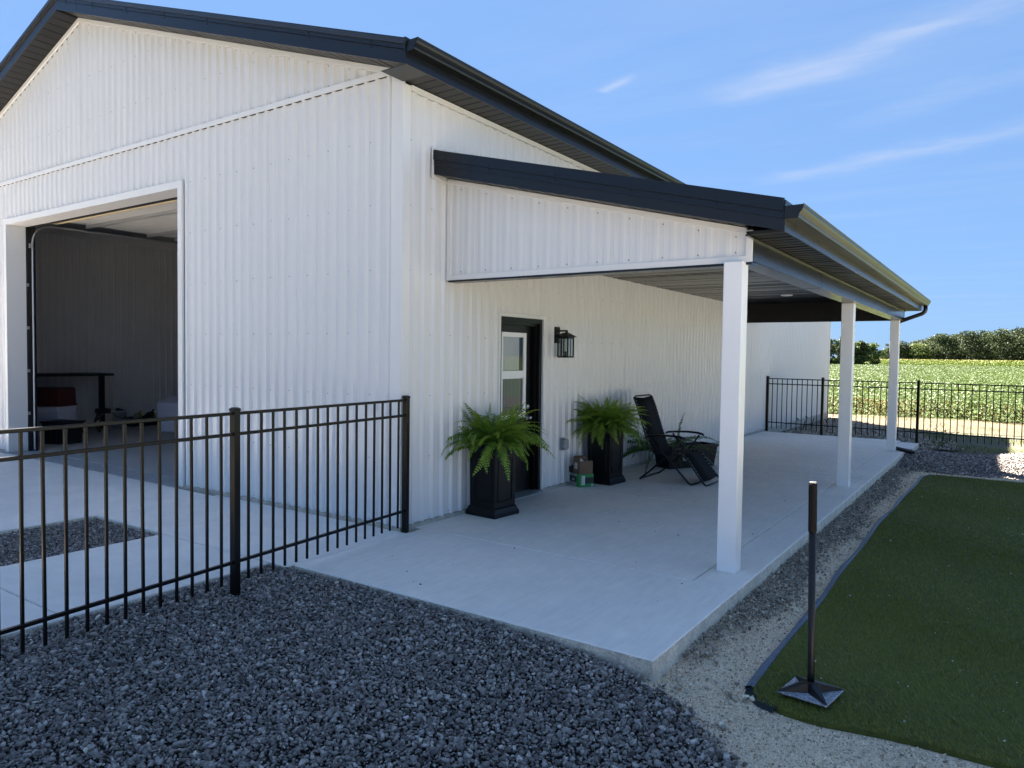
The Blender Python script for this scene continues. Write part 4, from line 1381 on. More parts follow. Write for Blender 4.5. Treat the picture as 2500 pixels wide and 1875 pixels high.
# pale blue backing rolled up along the edge
g = MB()
V, F = [], []
secs = []
for i, (x, y) in enumerate(left):
    w1 = 0.042 + 0.007 * math.sin(5 * y)
    secs.append([(x - w1, y, -0.118), (x - w1 + 0.004, y, -0.106), (x - 0.012, y, -0.098 + 0.004 * math.sin(4 * y)), (x + 0.003, y, -0.100), (x + 0.004, y, -0.112), (x - w1, y, -0.124)])
m_ = len(secs[0])
for s in secs: V += s
for i in range(len(secs) - 1):
    for k in range(m_):
        F.append((i * m_ + k, i * m_ + (k + 1) % m_, (i + 1) * m_ + (k + 1) % m_, (i + 1) * m_ + k))
g.add(V, F)
g.build('backing_strip', M['backing'], turf)
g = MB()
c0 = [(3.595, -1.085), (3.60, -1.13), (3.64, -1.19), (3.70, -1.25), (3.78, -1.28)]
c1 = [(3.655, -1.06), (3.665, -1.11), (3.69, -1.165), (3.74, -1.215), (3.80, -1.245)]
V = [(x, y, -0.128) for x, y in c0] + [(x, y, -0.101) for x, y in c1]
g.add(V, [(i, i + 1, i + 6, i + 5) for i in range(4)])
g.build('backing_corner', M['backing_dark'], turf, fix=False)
# white crumbs on the turf, dark crumbs on the slab
nfl = 75
x, y = rng.uniform(3.75, 5.6, nfl), -1.1 + 7.5 * rng.random(nfl) ** 1.6
P = np.stack([x, y, np.zeros(nfl)], 1)[in_turf(x, y, 0.06)]
stones('debris', P, lambda x, y: -0.081 + 0 * x, 0.0055, 0.5, SMALL, M['fleck'], lambda n, P: np.zeros(n), 0.5)
nfl = 90
P = np.stack([rng.uniform(0.3, 3.1, nfl), rng.uniform(-1.25, 7.0, nfl), np.zeros(nfl)], 1)
stones('debris', P, lambda x, y: 0.002 + 0 * x, 0.0055, 0.45, SMALL, M['dark_fleck'], lambda n, P: np.zeros(n), 0.3)

# ------------------------------------------------------------------ tamper
tam = empty('hand_tamper', (3.912, -1.02, -0.082))
tam.rotation_euler = (0, 0, R(-8))
tag(tam, 'black steel hand tamper standing upright on the corner of the turf', 'tamper')
g = MB(); g.box(-0.127, 0.127, -0.127, 0.127, 0.0, 0.010, 0, 0.002)
pl = g.build('plate', M['tamper_plate']); pl.parent = tam
g = MB()
for sx, sy in ((1, 1), (1, -1), (-1, 1), (-1, -1)):
    d_ = Vector((sx, sy, 0)).normalized(); nn = Vector((-d_.y, d_.x, 0))
    a0, a1 = d_ * 0.012, d_ * 0.174
    wv = [(a0 + nn * 0.024, 0.062), (a1 + nn * 0.003, 0.016), (a1 - nn * 0.003, 0.016), (a0 - nn * 0.024, 0.062)]
    top_ = [Vector((p.x, p.y, z)) for p, z in wv]
    bot_ = [Vector((p.x, p.y, 0.0102)) for p, z in ((a0 + nn * 0.034, 0), (a1 + nn * 0.007, 0), (a1 - nn * 0.007, 0), (a0 - nn * 0.034, 0))]
    g.add(top_ + bot_, [(0, 1, 2, 3), (0, 4, 5, 1), (1, 5, 6, 2), (2, 6, 7, 3), (3, 7, 4, 0)])
r_ = g.build('rib', M['tamper']); r_.parent = tam
g = MB(); g.tube([(0, 0, 0.05), (0, 0, 0.11), (0.0, 0, 0.86)], 0.018, 14); p_ = g.build('pole', M['tamper']); p_.parent = tam
g = MB(); g.tube([(0, 0, 0.85), (0, 0, 0.853), (0, 0, 1.10), (0, 0, 1.108)], 0.0215, 16, radii=[0.019, 0.0215, 0.0218, 0.0195]); p_ = g.build('grip', M['grip']); p_.parent = tam
g = MB(); g.tube([(0, 0, 1.1085), (0, 0, 1.116)], 0.017, 12); p_ = g.build('grip_end', M['grip_end']); p_.parent = tam
tam.rotation_euler = (R(-0.4), R(-1.2), R(-8))


# ------------------------------------------------------------------ planters and ferns
def planter(loc, rz, label, h=0.76, w=0.405):
    root = empty('planter', loc, rz)
    tag(root, label, 'planter', 'tall black planters on the porch')
    def ring(hw, z): return [(-hw, -hw, z), (hw, -hw, z), (hw, hw, z), (-hw, hw, z)]
    prof = [(0.5 * w, 0.0), (0.5 * w, 0.035), (0.485 * w, 0.045), (0.462 * w, 0.065), (0.45 * w, 0.085), (0.415 * w, 0.10), (0.43 * w, h - 0.10), (0.44 * w, h - 0.085), (0.46 * w, h - 0.07), (0.5 * w, h - 0.05), (0.5 * w, h),
            (0.44 * w, h), (0.42 * w, h - 0.07)]
    V = []
    for hw_, z in prof: V += ring(hw_, z)
    F = []
    for i in range(len(prof) - 1):
        for k in range(4):
            F.append((4 * i + k, 4 * i + (k + 1) % 4, 4 * i + 4 + (k + 1) % 4, 4 * i + 4 + k))
    g = MB(); g.add(V, F)
    b = g.build('body', M['planter'], fix=True); b.parent = root
    for k in range(4):
        g = MB()
        mt = Matrix.Rotation(k * math.pi / 2, 4, 'Z')
        d0, hw_ = 0.418 * w, 0.30 * w
        for (x0, x1, z0, z1) in ((-hw_, hw_, 0.15, 0.165), (-hw_, hw_, h - 0.165, h - 0.15), (-hw_, -hw_ + 0.015, 0.165, h - 0.165), (hw_ - 0.015, hw_, 0.165, h - 0.165)):
            g.box(x0, x1, -d0 - 0.012, -d0 + 0.01, z0, z1, 0, 0.003, mt)
        q = g.build('panel_moulding', M['planter']); q.parent = root
    g = MB(); g.add(ring(0.425 * w, h - 0.04), [(0, 1, 2, 3)])
    s_ = g.build('soil', M['soil'], fix=False); s_.parent = root
    return root


planter((0.245, 1.155, 0.0), R(-4), 'tall black planter box holding a fern in front of the entry door')
planter((0.29, 3.655, 0.0), R(-4), 'tall black planter box holding a fern between the cartons and the lounge chair')


def frond_mesh(name, length, npin, pin_len, arc, droop, material, seed, wide=0.4):
    """frond along +x: rises then arches over; leaflets on both sides of the midrib"""
    r = np.random.default_rng(seed)
    V, F, T = [], [], []
    pts = []
    ang = arc
    p = np.array([0.0, 0.0, 0.0])
    nst = npin
    side_bend = r.normal(0, 0.25)
    for i in range(nst + 1):
        pts.append(p.copy())
        u = i / nst
        ang = arc - (arc + droop) * (u ** 1.25)
        yawb = side_bend * u
        p = p + np.array([math.cos(ang) * math.cos(yawb), math.cos(ang) * math.sin(yawb), math.sin(ang)]) * (length / nst)
    pts = np.array(pts)
    for i in range(2, nst):
        u = i / nst
        tdir = pts[i + 1] - pts[i - 1]; tdir /= np.linalg.norm(tdir)
        sidev = np.cross(tdir, [0, 0, 1.0]); sidev /= (np.linalg.norm(sidev) + 1e-9)
        upv = np.cross(sidev, tdir)
        pl_ = pin_len * (1.0 - 0.9 * u ** 2.2) * (0.45 + 0.55 * min(1, u / 0.22)) * r.uniform(0.85, 1.1)
        hwid = length / nst * wide
        for sg in (1, -1):
            d_ = sidev * sg * 0.95 + tdir * 0.30 + upv * r.uniform(-0.35, 0.10)
            d_ /= np.linalg.norm(d_)
            b = pts[i]
            o = len(V)
            V += [b - tdir * hwid * 0.7, b + tdir * hwid * 0.7, b + d_ * pl_ * 0.62 + tdir * hwid - upv * 0.1 * pl_, b + d_ * pl_ - upv * 0.22 * pl_, b + d_ * pl_ * 0.55 - tdir * hwid - upv * 0.1 * pl_]
            F += [(o, o + 1, o + 2), (o, o + 2, o + 4), (o + 2, o + 3, o + 4)]
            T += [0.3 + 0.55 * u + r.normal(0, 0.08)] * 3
    # midrib
    o = len(V)
    for i in range(0, nst + 1, 2):
        V += [pts[i] + np.array([0, 0.0018, 0]), pts[i] - np.array([0, 0.0018, 0]), pts[i] - np.array([0, 0, 0.003])]
    ns = nst // 2
    for i in range(ns):
        for k in range(3):
            a, b = o + 3 * i + k, o + 3 * i + (k + 1) % 3
            F += [(a, b, b + 3), (a, b + 3, a + 3)]
            T += [0.85, 0.85]
    me = bpy.data.meshes.new(name)
    me.from_pydata([tuple(map(float, v)) for v in V], [], F)
    me.materials.append(material)
    at = me.attributes.new('tint', 'FLOAT', 'FACE')
    at.data.foreach_set('value', np.clip(np.array(T, np.float32), 0, 1))
    me.update()
    return me


BOSTON = [frond_mesh('frond', L_ * 0.94, 22, 0.074, a_, d_, M['fern'], 40 + i, 0.33) for i, (L_, a_, d_) in enumerate(((0.62, 1.15, 0.55), (0.58, 0.95, 0.85), (0.64, 0.75, 0.95), (0.60, 0.55, 1.2), (0.58, 1.35, 0.1), (0.62, 0.35, 1.35), (0.56, 1.45, -0.7)))]
SWORD = [frond_mesh('frond', L_, 24, 0.075, a_, d_, M['fern_dark'], 60 + i, 0.42) for i, (L_, a_, d_) in enumerate(((0.75, 1.1, 0.4), (0.8, 0.6, 0.9), (0.8, 0.35, 0.9), (0.7, 1.25, -0.5)))]


def fern(loc, label, meshes, count, seed, spread=0.09, pick=None, scale=(0.85, 1.12), group=None):
    r = random.Random(seed)
    root = empty('fern', loc)
    tag(root, label, 'fern')
    if group: root['group'] = group
    for i in range(count):
        q = i / count
        me = meshes[pick(q, r)]
        o = bpy.data.objects.new('frond', me)
        col.objects.link(o)
        o.parent = root
        a = i * 2.39996 + r.uniform(-0.3, 0.3)
        rad = spread * math.sqrt(r.random())
        o.location = (rad * math.cos(a), rad * math.sin(a), r.uniform(-0.03, 0.02))
        o.rotation_euler = (r.uniform(-0.55, 0.55), r.uniform(-0.3, 0.3), a + r.uniform(-0.35, 0.35))
        s = r.uniform(*scale)
        o.scale = (s, s, s)
    return root


def pick_b(q, r):
    return r.choice((0, 1, 4, 6, 4, 0)) if q < 0.52 else r.choice((1, 2, 3, 0, 5)) if q < 0.7 else r.choice((2, 3, 5, 5, 3))


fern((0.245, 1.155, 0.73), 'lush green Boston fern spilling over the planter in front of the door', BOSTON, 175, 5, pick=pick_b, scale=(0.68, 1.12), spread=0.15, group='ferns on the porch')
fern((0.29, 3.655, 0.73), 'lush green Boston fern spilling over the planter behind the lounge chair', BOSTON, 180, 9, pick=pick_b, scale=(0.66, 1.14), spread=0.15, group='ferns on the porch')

# low trough with a dark fern behind the chair
tr = empty('trough', (0.62, 5.72, 0.0), R(62))
tag(tr, 'low black planter trough on the slab behind the lounge chair', 'planter')
g = MB()
pr = [(0.46, 0.19, 0.0), (0.50, 0.21, 0.33)]
V = []
for (a, b, z) in ((0.44, 0.15, 0.0), (0.49, 0.17, 0.31), (0.505, 0.185, 0.31), (0.505, 0.185, 0.345), (0.475, 0.155, 0.345), (0.465, 0.145, 0.29)):
    V += [(-a, -b, z), (a, -b, z), (a, b, z), (-a, b, z)]
F = [(4 * i + k, 4 * i + (k + 1) % 4, 4 * i + 4 + (k + 1) % 4, 4 * i + 4 + k) for i in range(5) for k in range(4)]
g.add(V, F)
b_ = g.build('body', M['planter']); b_.parent = tr
g = MB(); g.add([(-0.465, -0.145, 0.30), (0.465, -0.145, 0.30), (0.465, 0.145, 0.30), (-0.465, 0.145, 0.30)], [(0, 1, 2, 3)])
b_ = g.build('soil', M['soil'], fix=False); b_.parent = tr
fern((0.42, 5.42, 0.30), 'dark sword fern with long fronds drooping to the slab behind the lounge chair', SWORD, 46, 3, spread=0.2,
     pick=lambda q, r: 0 if q < 0.04 else (3 if q < 0.07 else r.choice((1, 2, 2, 1))), scale=(0.75, 1.0), group='ferns on the porch')


# ------------------------------------------------------------------ reclining chair
ch = empty('lounge_chair', (0.95, 4.47, 0.0))
tag(ch, 'black folding zero gravity lounge chair on the porch beside a fern', 'lounge chair')
YN, YF = 4.15, 4.79


def part(mb, name, material):
    o = mb.build(name, material)
    o.location = -Vector(ch.location)
    o.parent = ch
    return o


seatline = [(0.455, 1.12), (0.50, 1.02), (0.56, 0.85), (0.625, 0.66), (0.685, 0.50), (0.735, 0.41), (0.80, 0.372), (0.90, 0.37), (1.02, 0.385), (1.12, 0.392), (1.18, 0.378), (1.235, 0.335), (1.30, 0.25), (1.38, 0.14), (1.45, 0.055)]
g = MB()
V, F = [], []
for (x, z) in seatline:
    V += [(x, YN + 0.045, z + .004), (x, (YN + YF) / 2, z - 0.012), (x, YF - 0.045, z + .004)]
for i in range(len(seatline) - 1):
    for k in range(2):
        F.append((3 * i + k, 3 * i + k + 1, 3 * i + 4 + k, 3 * i + 3 + k))
g.add(V, F, 0, True)
o = part(g, 'sling', M['sling'])
md = o.modifiers.new('thick', 'SOLIDIFY'); md.thickness = 0.006
g = MB()
tops = [(0.452, YN + 0.05, 1.128), (0.448, YN + 0.1, 1.14), (0.448, YF - 0.1, 1.14), (0.452, YF - 0.05, 1.128)]
back_n = [(x - 0.004, YN + 0.018, z) for x, z in seatline[:6]][::-1]
back_f = [(x - 0.004, YF - 0.018, z) for x, z in seatline[:6]]
g.tube(back_n + tops + back_f, 0.0125, 8)
part(g, 'back_frame', M['chair_tube'])
g = MB()
sf = [(x, YN + 0.018, z) for x, z in seatline[5:]] + [(1.49, YN + 0.03, 0.012), (1.51, YN + 0.08, 0.012), (1.51, YF - 0.08, 0.012), (1.49, YF - 0.03, 0.012)] + [(x, YF - 0.018, z) for x, z in seatline[:4:-1]]
g.tube(sf, 0.0125, 8)
part(g, 'seat_frame', M['chair_tube'])
g = MB()
g.tube([(1.16, YN - 0.02, 0.60), (1.05, YN - 0.02, 0.44), (0.72, YN - 0.02, 0.13), (0.60, YN - 0.02, 0.03), (0.575, YN + 0.0, 0.012), (0.565, YN + 0.06, 0.012), (0.565, YF - 0.06, 0.012), (0.575, YF, 0.012), (0.60, YF + 0.02, 0.03), (0.72, YF + 0.02, 0.13), (1.05, YF + 0.02, 0.44), (1.16, YF + 0.02, 0.60)], 0.0125, 8)
part(g, 'leg', M['chair_tube'])
g = MB()
g.tube([(0.76, YN - 0.045, 0.595), (0.90, YN - 0.045, 0.42), (1.22, YN - 0.045, 0.10), (1.28, YN - 0.04, 0.035), (1.31, YN - 0.02, 0.012), (1.33, YN + 0.06, 0.012), (1.33, YF - 0.06, 0.012), (1.31, YF + 0.02, 0.012), (1.28, YF + 0.04, 0.035), (1.22, YF + 0.045, 0.10), (0.90, YF + 0.045, 0.42), (0.76, YF + 0.045, 0.595)], 0.0125, 8)
part(g, 'leg', M['chair_tube'])
for yy in (YN - 0.03, YF + 0.03):
    g = MB()
    V = []
    prof = [(0.66, 0.595, 0.026), (0.70, 0.612, 0.032), (0.85, 0.628, 0.036), (1.0, 0.635, 0.038), (1.13, 0.630, 0.038), (1.20, 0.615, 0.034), (1.225, 0.60, 0.022)]
    F = []
    for (x, z, w) in prof:
        V += [(x, yy - w, z), (x, yy - w * 0.6, z + 0.014), (x, yy + w * 0.6, z + 0.014), (x, yy + w, z), (x, yy + w * 0.7, z - 0.012), (x, yy - w * 0.7, z - 0.012)]
    for i in range(len(prof) - 1):
        for k in range(6):
            F.append((6 * i + k, 6 * i + (k + 1) % 6, 6 * i + 6 + (k + 1) % 6, 6 * i + 6 + k))
    F += [tuple(range(6)), tuple(36 + k for k in range(6))]
    g.add(V, F, 0, True)
    part(g, 'armrest', M['chair_tube'])
    g = MB(); g.tube([(0.665, yy, 0.59), (0.64, yy + (0.03 if yy < 4.4 else -0.03), 0.62)], 0.012, 8); g.tube([(1.13, yy, 0.61), (1.15, yy, 0.575)], 0.014, 8)
    g.tube([(0.745, yy + (0.03 if yy < 4.4 else -0.03), 0.42), (0.78, yy, 0.585)], 0.008, 6)
    g.build('arm_bracket', M['chair_tube']).parent = ch
    bpy.data.objects[ch.children[-1].name].location = -Vector(ch.location)
g = MB()
for yy in (YN + 0.035, YF - 0.035):
    for (x0, z0), (x1, z1) in zip(seatline, seatline[1:]):
        nb = max(1, int(math.hypot(x1 - x0, z1 - z0) / 0.045))
        for k in range(nb):
            q = k / nb
            x, z = x0 + (x1 - x0) * q, z0 + (z1 - z0) * q
            g.box(x - 0.005, x + 0.005, yy - 0.009, yy + 0.009, z + 0.004, z + 0.012)
tag(part(g, 'lacing', M['bead']), kind='stuff')
g = MB(); g.box(1.00, 1.06, YF - 0.18, YF - 0.10, 0.245, 0.345, 0, 0.003)
part(g, 'care_tag', M['paper'])

# ------------------------------------------------------------------ cartons by the door
ca = math.atan2(0.184, 0.108)
cart = empty('green_carton', (0.222, 3.075, 0.0), ca)
tag(cart, 'green and black printed carton on the porch slab under the brown box', 'carton')
# local x runs along the face toward the planter, local y into the wall
cw, cd, chh = 0.215, 0.245, 0.165


def lpart(mb, name, material, root):
    o = mb.build(name, material)
    o.parent = root
    return o


g = MB(); g.box(0, cw, 0, cd, 0.0, chh, 0, 0.002); lpart(g, 'body', M['green_card'], cart)
e_ = 0.0012
g = MB(); g.box(0.085, cw - .004, -e_, 0.001, 0.045, 0.125); lpart(g, 'print_panel', M['black_card'], cart)
g = MB(); g.box(0.035, 0.082, -e_ * 1.5, 0.001, 0.03, 0.145); lpart(g, 'white_label', M['paper'], cart)
g = MB(); g.box(0.182, 0.205, -e_ * 1.6, 0.001, 0.010, 0.034); lpart(g, 'white_mark', M['paper'], cart)
g = MB()
for z in (0.045, 0.058, 0.068, 0.084, 0.098, 0.114, 0.128):
    g.box(0.041, 0.041 + random.uniform(0.02, 0.036), -e_ * 2.2, -e_ * 1.4, z, z + 0.004)
lpart(g, 'fine_print', M['ink'], cart)
g = MB(); g.box(-e_, 0.001, 0.07, cd - .004, 0.055, 0.132); lpart(g, 'print_panel', M['black_card'], cart)
g = MB(); g.box(-e_, 0.001, 0.07, cd - .004, 0.004, 0.054); g.box(-e_, 0.001, 0.07, cd - .004, 0.133, 0.161); lpart(g, 'grey_panel', M['grey_card'], cart)
g = MB()
prev = None
for k, (yy, zz) in enumerate(((0.115, 0.07), (0.118, 0.092), (0.135, 0.100), (0.15, 0.112), (0.165, 0.102), (0.182, 0.094), (0.186, 0.07))):
    pass
V = [(-e_ * 2, yy, zz) for yy, zz in ((0.112, 0.068), (0.115, 0.090), (0.132, 0.100), (0.148, 0.112), (0.163, 0.101), (0.182, 0.092), (0.188, 0.068), (0.165, 0.075), (0.148, 0.068), (0.130, 0.076))]
g.add(V, [tuple(range(10))]); lpart(g, 'print_picture', M['cream_print'], cart)
g = MB()
for z in (0.014, 0.026, 0.038):
    for q in range(5):
        g.box(-e_ * 2.2, -e_ * 1.4, 0.082 + q * 0.03, 0.082 + q * 0.03 + random.uniform(0.012, 0.024), z, z + 0.0035)
for q in range(8):
    g.box(-e_ * 2.2, -e_ * 1.4, 0.095 + q * 0.015, 0.095 + q * 0.015 + 0.011, 0.143, 0.153)
lpart(g, 'fine_print', M['ink'], cart)

box_ = empty('cardboard_box', (0.196, 3.079, chh), ca)
box_.location = (0.222 - 0.004, 3.075 + 0.012, chh + 0.001)
tag(box_, 'open brown cardboard box with a white label resting on the green carton', 'cardboard box')
bw, bd, bh, t_ = 0.195, 0.165, 0.165, 0.004
g = MB()
g.box(0, bw, 0, t_, 0, bh); g.box(0, bw, bd - t_, bd, 0, bh + 0.03); g.box(0, t_, t_, bd - t_, 0, bh + 0.045); g.box(bw - t_, bw, t_, bd - t_, 0, bh); g.box(t_, bw - t_, t_, bd - t_, 0, t_)
lpart(g, 'body', M['cardboard'], box_)
g = MB()
g.add([(-0.002, 0.01, bh + 0.046), (-0.002, bd - 0.01, bh + 0.046), (0.045, bd - 0.03, bh + 0.062), (0.045, 0.03, bh + 0.062)], [(0, 1, 2, 3)])
g.add([(0.02, bd, bh + 0.03), (bw - 0.01, bd, bh + 0.03), (bw - 0.02, bd + 0.035, bh + 0.05), (0.03, bd + 0.035, bh + 0.05)], [(0, 1, 2, 3)])
g.box(bw * 0.45, bw * 0.65, 0.0, t_, bh, bh + 0.018)
lpart(g, 'flap', M['cardboard'], box_)
g = MB(); g.box(-e_, 0.001, 0.06, 0.13, 0.062, 0.142); lpart(g, 'paper_label', M['paper'], box_)
g = MB()
for z in (0.075, 0.084, 0.093, 0.104, 0.113, 0.126, 0.136):
    g.box(-e_ * 2, -e_, 0.066 + random.uniform(0, .015), 0.10 + random.uniform(0, .02), z, z + 0.003)
g.box(-e_ * 2, -e_, 0.112, 0.122, 0.134, 0.139)
lpart(g, 'fine_print', M['ink'], box_)
g = MB()
g.add([(0.03, 0.02, 0.15), (0.07, 0.015, 0.16), (0.075, 0.06, 0.185), (0.04, 0.07, 0.20), (0.03, 0.06, 0.14)], [(0, 1, 2, 3), (0, 3, 4)])
lpart(g, 'crumpled_paper', M['paper'], box_)

bag = empty('tool_case', (0.222 + 0.05 * math.cos(ca) - 0.205 * math.sin(ca), 3.075 + 0.05 * math.sin(ca) + 0.205 * math.cos(ca), chh + 0.001), ca)
tag(bag, 'small dark tool case with a pale handle on the green carton behind the brown box', 'tool case')
g = MB(); g.box(-0.075, 0.06, -0.028, 0.034, 0.0, 0.085, 0, 0.012); lpart(g, 'body', M['dark_bag'], bag)
g = MB(); g.tube([(-0.062, 0, 0.08), (-0.055, 0, 0.125), (-0.03, 0, 0.15), (0.01, 0, 0.15), (0.035, 0, 0.125), (0.045, 0, 0.08)], 0.007, 8); lpart(g, 'handle', M['strap'], bag)

# ------------------------------------------------------------------ stored things inside the barn
def crate_stack(name, x, y, rz, w, d, h, n, label, material, cat, group=None):
    """a straight-sided bin with raised ridges round its upper half"""
    root = empty(name, (x, y, 0), rz)
    tag(root, label, cat)
    g = MB(); g.box(-w / 2 + .02, w / 2 - .02, -d / 2 + .02, d / 2 - .02, 0.0, h, 0, 0.01); lpart(g, 'body', material, root)
    for i in range(n):
        z = h * 0.42 + (h * 0.58) * i / n
        g = MB(); g.box(-w / 2, w / 2, -d / 2, d / 2, z, z + h * 0.58 / n * 0.55, 0, 0.006); lpart(g, 'ridge', material, root)
    return root


crate_stack('plastic_bin', -9.98, 1.28, R(25), 0.55, 0.45, 0.63, 8, 'white ribbed plastic bin under the red tub by the door track', M['white_crate'], 'bin')
rt_ = empty('red_tub', (-9.98, 1.28, 0.632), R(25))
tag(rt_, 'dull red plastic tub sitting upside down on a white ribbed bin', 'tub')
g = MB()
V = []
for (a, b, z) in ((0.28, 0.23, 0.0), (0.28, 0.23, 0.03), (0.27, 0.22, 0.035), (0.265, 0.21, 0.32), (0.24, 0.18, 0.345)):
    V += [(-a, -b, z), (a, -b, z), (a, b, z), (-a, b, z)]
F = [(4 * i + k, 4 * i + (k + 1) % 4, 4 * i + 4 + (k + 1) % 4, 4 * i + 4 + k) for i in range(4) for k in range(4)] + [(16, 17, 18, 19), (3, 2, 1, 0)]
g.add(V, F); lpart(g, 'body', M['red_lid'], rt_)
g = MB(); g.box(0.265, 0.31, -0.06, 0.06, 0.10, 0.125, 0, 0.005); lpart(g, 'handle', M['red_lid'], rt_)
tt = empty('storage_tote', (-9.25, 1.10, 0.0), R(22))
tag(tt, 'black storage tote on the barn floor in front of a white ribbed bin', 'tote')
g = MB()
V = []
for (a, b, z) in ((0.22, 0.17, 0.0), (0.255, 0.20, 0.36), (0.28, 0.22, 0.365), (0.28, 0.22, 0.40), (0.255, 0.20, 0.40)):
    V += [(-a, -b, z), (a, -b, z), (a, b, z), (-a, b, z)]
F = [(4 * i + k, 4 * i + (k + 1) % 4, 4 * i + 4 + (k + 1) % 4, 4 * i + 4 + k) for i in range(4) for k in range(4)] + [(16, 17, 18, 19), (3, 2, 1, 0)]
g.add(V, F); lpart(g, 'body', M['tote'], tt)
for k in range(4):
    g = MB(); xx = -0.2 + k * 0.133
    g.box(xx - 0.008, xx + 0.008, -0.205, -0.17, 0.06, 0.35, 0, 0.003); lpart(g, 'rib', M['tote'], tt)
bench = empty('steel_bench', (-11.6, 1.9, 0.0))
tag(bench, 'dark steel bench frame standing against the charcoal wall inside', 'bench')
g = MB(); g.box(-0.45, 0.35, -1.2, 1.12, 1.13, 1.18, 0, 0.004); lpart(g, 'top', M['bench'], bench)
for (x, y) in ((0.30, 0.88), (0.30, -1.0)):
    g = MB(); g.box(x - 0.045, x + 0.045, y - 0.045, y + 0.045, 0.0, 1.13); lpart(g, 'leg', M['bench'], bench)
tl = empty('pole_saw', (-10.4, 2.35, 0.0), R(35))
tag(tl, 'dark power tool leaning beside the bench leg on the barn floor', 'power tool')
g = MB(); g.box(-0.14, 0.16, -0.05, 0.05, 0.40, 0.50, 0, 0.02); lpart(g, 'motor', M['dark_tool'], tl)
g = MB(); g.tube([(-0.08, 0, 0.42), (-0.16, 0, 0.2), (-0.40, 0, 0.02)], 0.022, 8); g.tube([(0.05, 0, 0.42), (-0.16, 0, 0.22), (-0.05, 0, 0.02)], 0.022, 8); lpart(g, 'stand', M['dark_tool'], tl)
bk = empty('bucket', (-11.3, 3.14, 0.0))
tag(bk, 'white plastic bucket of dark tools on the barn floor', 'bucket')
g = MB(); g.lathe([(0.0, 0.0), (0.125, 0.0), (0.145, 0.33), (0.155, 0.33), (0.155, 0.37), (0.14, 0.37), (0.135, 0.3), (0.0, 0.3)], 0, 0, 18); lpart(g, 'body', M['bucket'], bk)
g = MB(); g.tube([(0.0, -0.155, 0.35), (0.12, -0.12, 0.25), (0.165, 0, 0.20), (0.12, 0.12, 0.25), (0.0, 0.155, 0.35)], 0.007, 6); lpart(g, 'handle', M['dark_tool'], bk)
g = MB(); g.box(0.1425, 0.146, -0.06, -0.01, 0.10, 0.15); lpart(g, 'label', M['ink'], bk)
g = MB(); g.box(-0.09, 0.02, -0.04, 0.03, 0.30, 0.42, 0, 0.02); g.box(0.03, 0.09, -0.08, 0.06, 0.3, 0.40, 0, 0.015); lpart(g, 'tool', M['dark_tool'], bk)
ty = empty('tool_tray', (-11.35, 3.72, 0.0), R(88))
tag(ty, 'low dark tray heaped with yellow and black tools by the charcoal wall', 'tray')
g = MB()
V = []
for (a, b, z) in ((0.34, 0.18, 0.0), (0.40, 0.23, 0.17), (0.41, 0.24, 0.17), (0.41, 0.24, 0.19), (0.39, 0.22, 0.19), (0.34, 0.18, 0.12)):
    V += [(-a, -b, z), (a, -b, z), (a, b, z), (-a, b, z)]
F = [(4 * i + k, 4 * i + (k + 1) % 4, 4 * i + 4 + (k + 1) % 4, 4 * i + 4 + k) for i in range(5) for k in range(4)] + [(20, 21, 22, 23), (3, 2, 1, 0)]
g.add(V, F); lpart(g, 'body', M['tote'], ty)
for (x, y, s, mt) in ((-0.2, -0.05, 0.06, 'galv'), (-0.1, 0.05, 0.075, 'yellow_tool'), (0.06, -0.04, 0.06, 'dark_tool'), (0.18, 0.05, 0.085, 'dark_tool'), (0.27, -0.03, 0.05, 'yellow_tool')):
    g = MB(); g.box(x - s, x + s * 0.9, y - s * .7, y + s * .7, 0.13, 0.17 + s * 1.4, 0, s * 0.3); g.tube([(x, y, 0.18 + s), (x + s, y + 0.02, 0.20 + s * 1.6)], s * 0.25, 8)
    lpart(g, 'tool', M[mt], ty)
ws = empty('white_boxes', (-9.30, 3.62, 0.0), R(30))
crate_ = crate_stack('plastic_bin', -9.75, 3.52, R(30), 0.56, 0.46, 0.60, 9, 'white ribbed plastic bin beside the tool tray further inside', M['white_crate'], 'bin')
bpy.data.objects.remove(ws)
g = MB()
V = [(-0.27, -0.2, 0.60), (0.27, -0.2, 0.60), (0.27, 0.2, 0.60), (-0.27, 0.2, 0.60), (-0.25, -0.05, 0.70), (0.25, 0.02, 0.66)]
g.add([(-0.26, -0.22, 0.602), (0.26, -0.22, 0.602), (0.22, 0.22, 0.70), (-0.24, 0.22, 0.72), (-0.26, -0.22, 0.606), (0.26, -0.22, 0.606), (0.22, 0.22, 0.706), (-0.24, 0.22, 0.726)],
      [(3, 2, 1, 0), (4, 5, 6, 7), (0, 1, 5, 4), (1, 2, 6, 5), (2, 3, 7, 6), (3, 0, 4, 7)])
lpart(g, 'loose_lid', M['white_crate'], crate_)

# ------------------------------------------------------------------ far planting
def leaf_quads(P, size, tint, tilt, aspect=0.7, up_bias=0.0):
    """bent leaf cards (2 triangles folded on the midrib) at P"""
    n = len(P)
    Rm = rand_rot(n, tilt)
    s = size[:, None, None].astype(np.float32)
    base = np.array([[-0.5, 0, 0], [0.0, -0.5 * aspect, 0.10], [0.5, 0, -0.05], [0.0, 0.5 * aspect, 0.10]], np.float32)
    W = np.einsum('nij,vj->nvi', Rm, base) * s + P[:, None, :].astype(np.float32)
    V = W.reshape(-1, 3)
    o = np.arange(n)[:, None] * 4
    F = np.concatenate([o + np.array([[0, 1, 2]]), o + np.array([[0, 2, 3]])], 1).reshape(-1, 3)
    return V, F, np.repeat(tint, 2)


def canopy_h(x, y):
    return 0.50 + 0.05 * np.sin(0.9 * x + 0.3 * y) * np.sin(0.5 * y) + 0.03 * np.sin(0.21 * x - 0.13 * y)


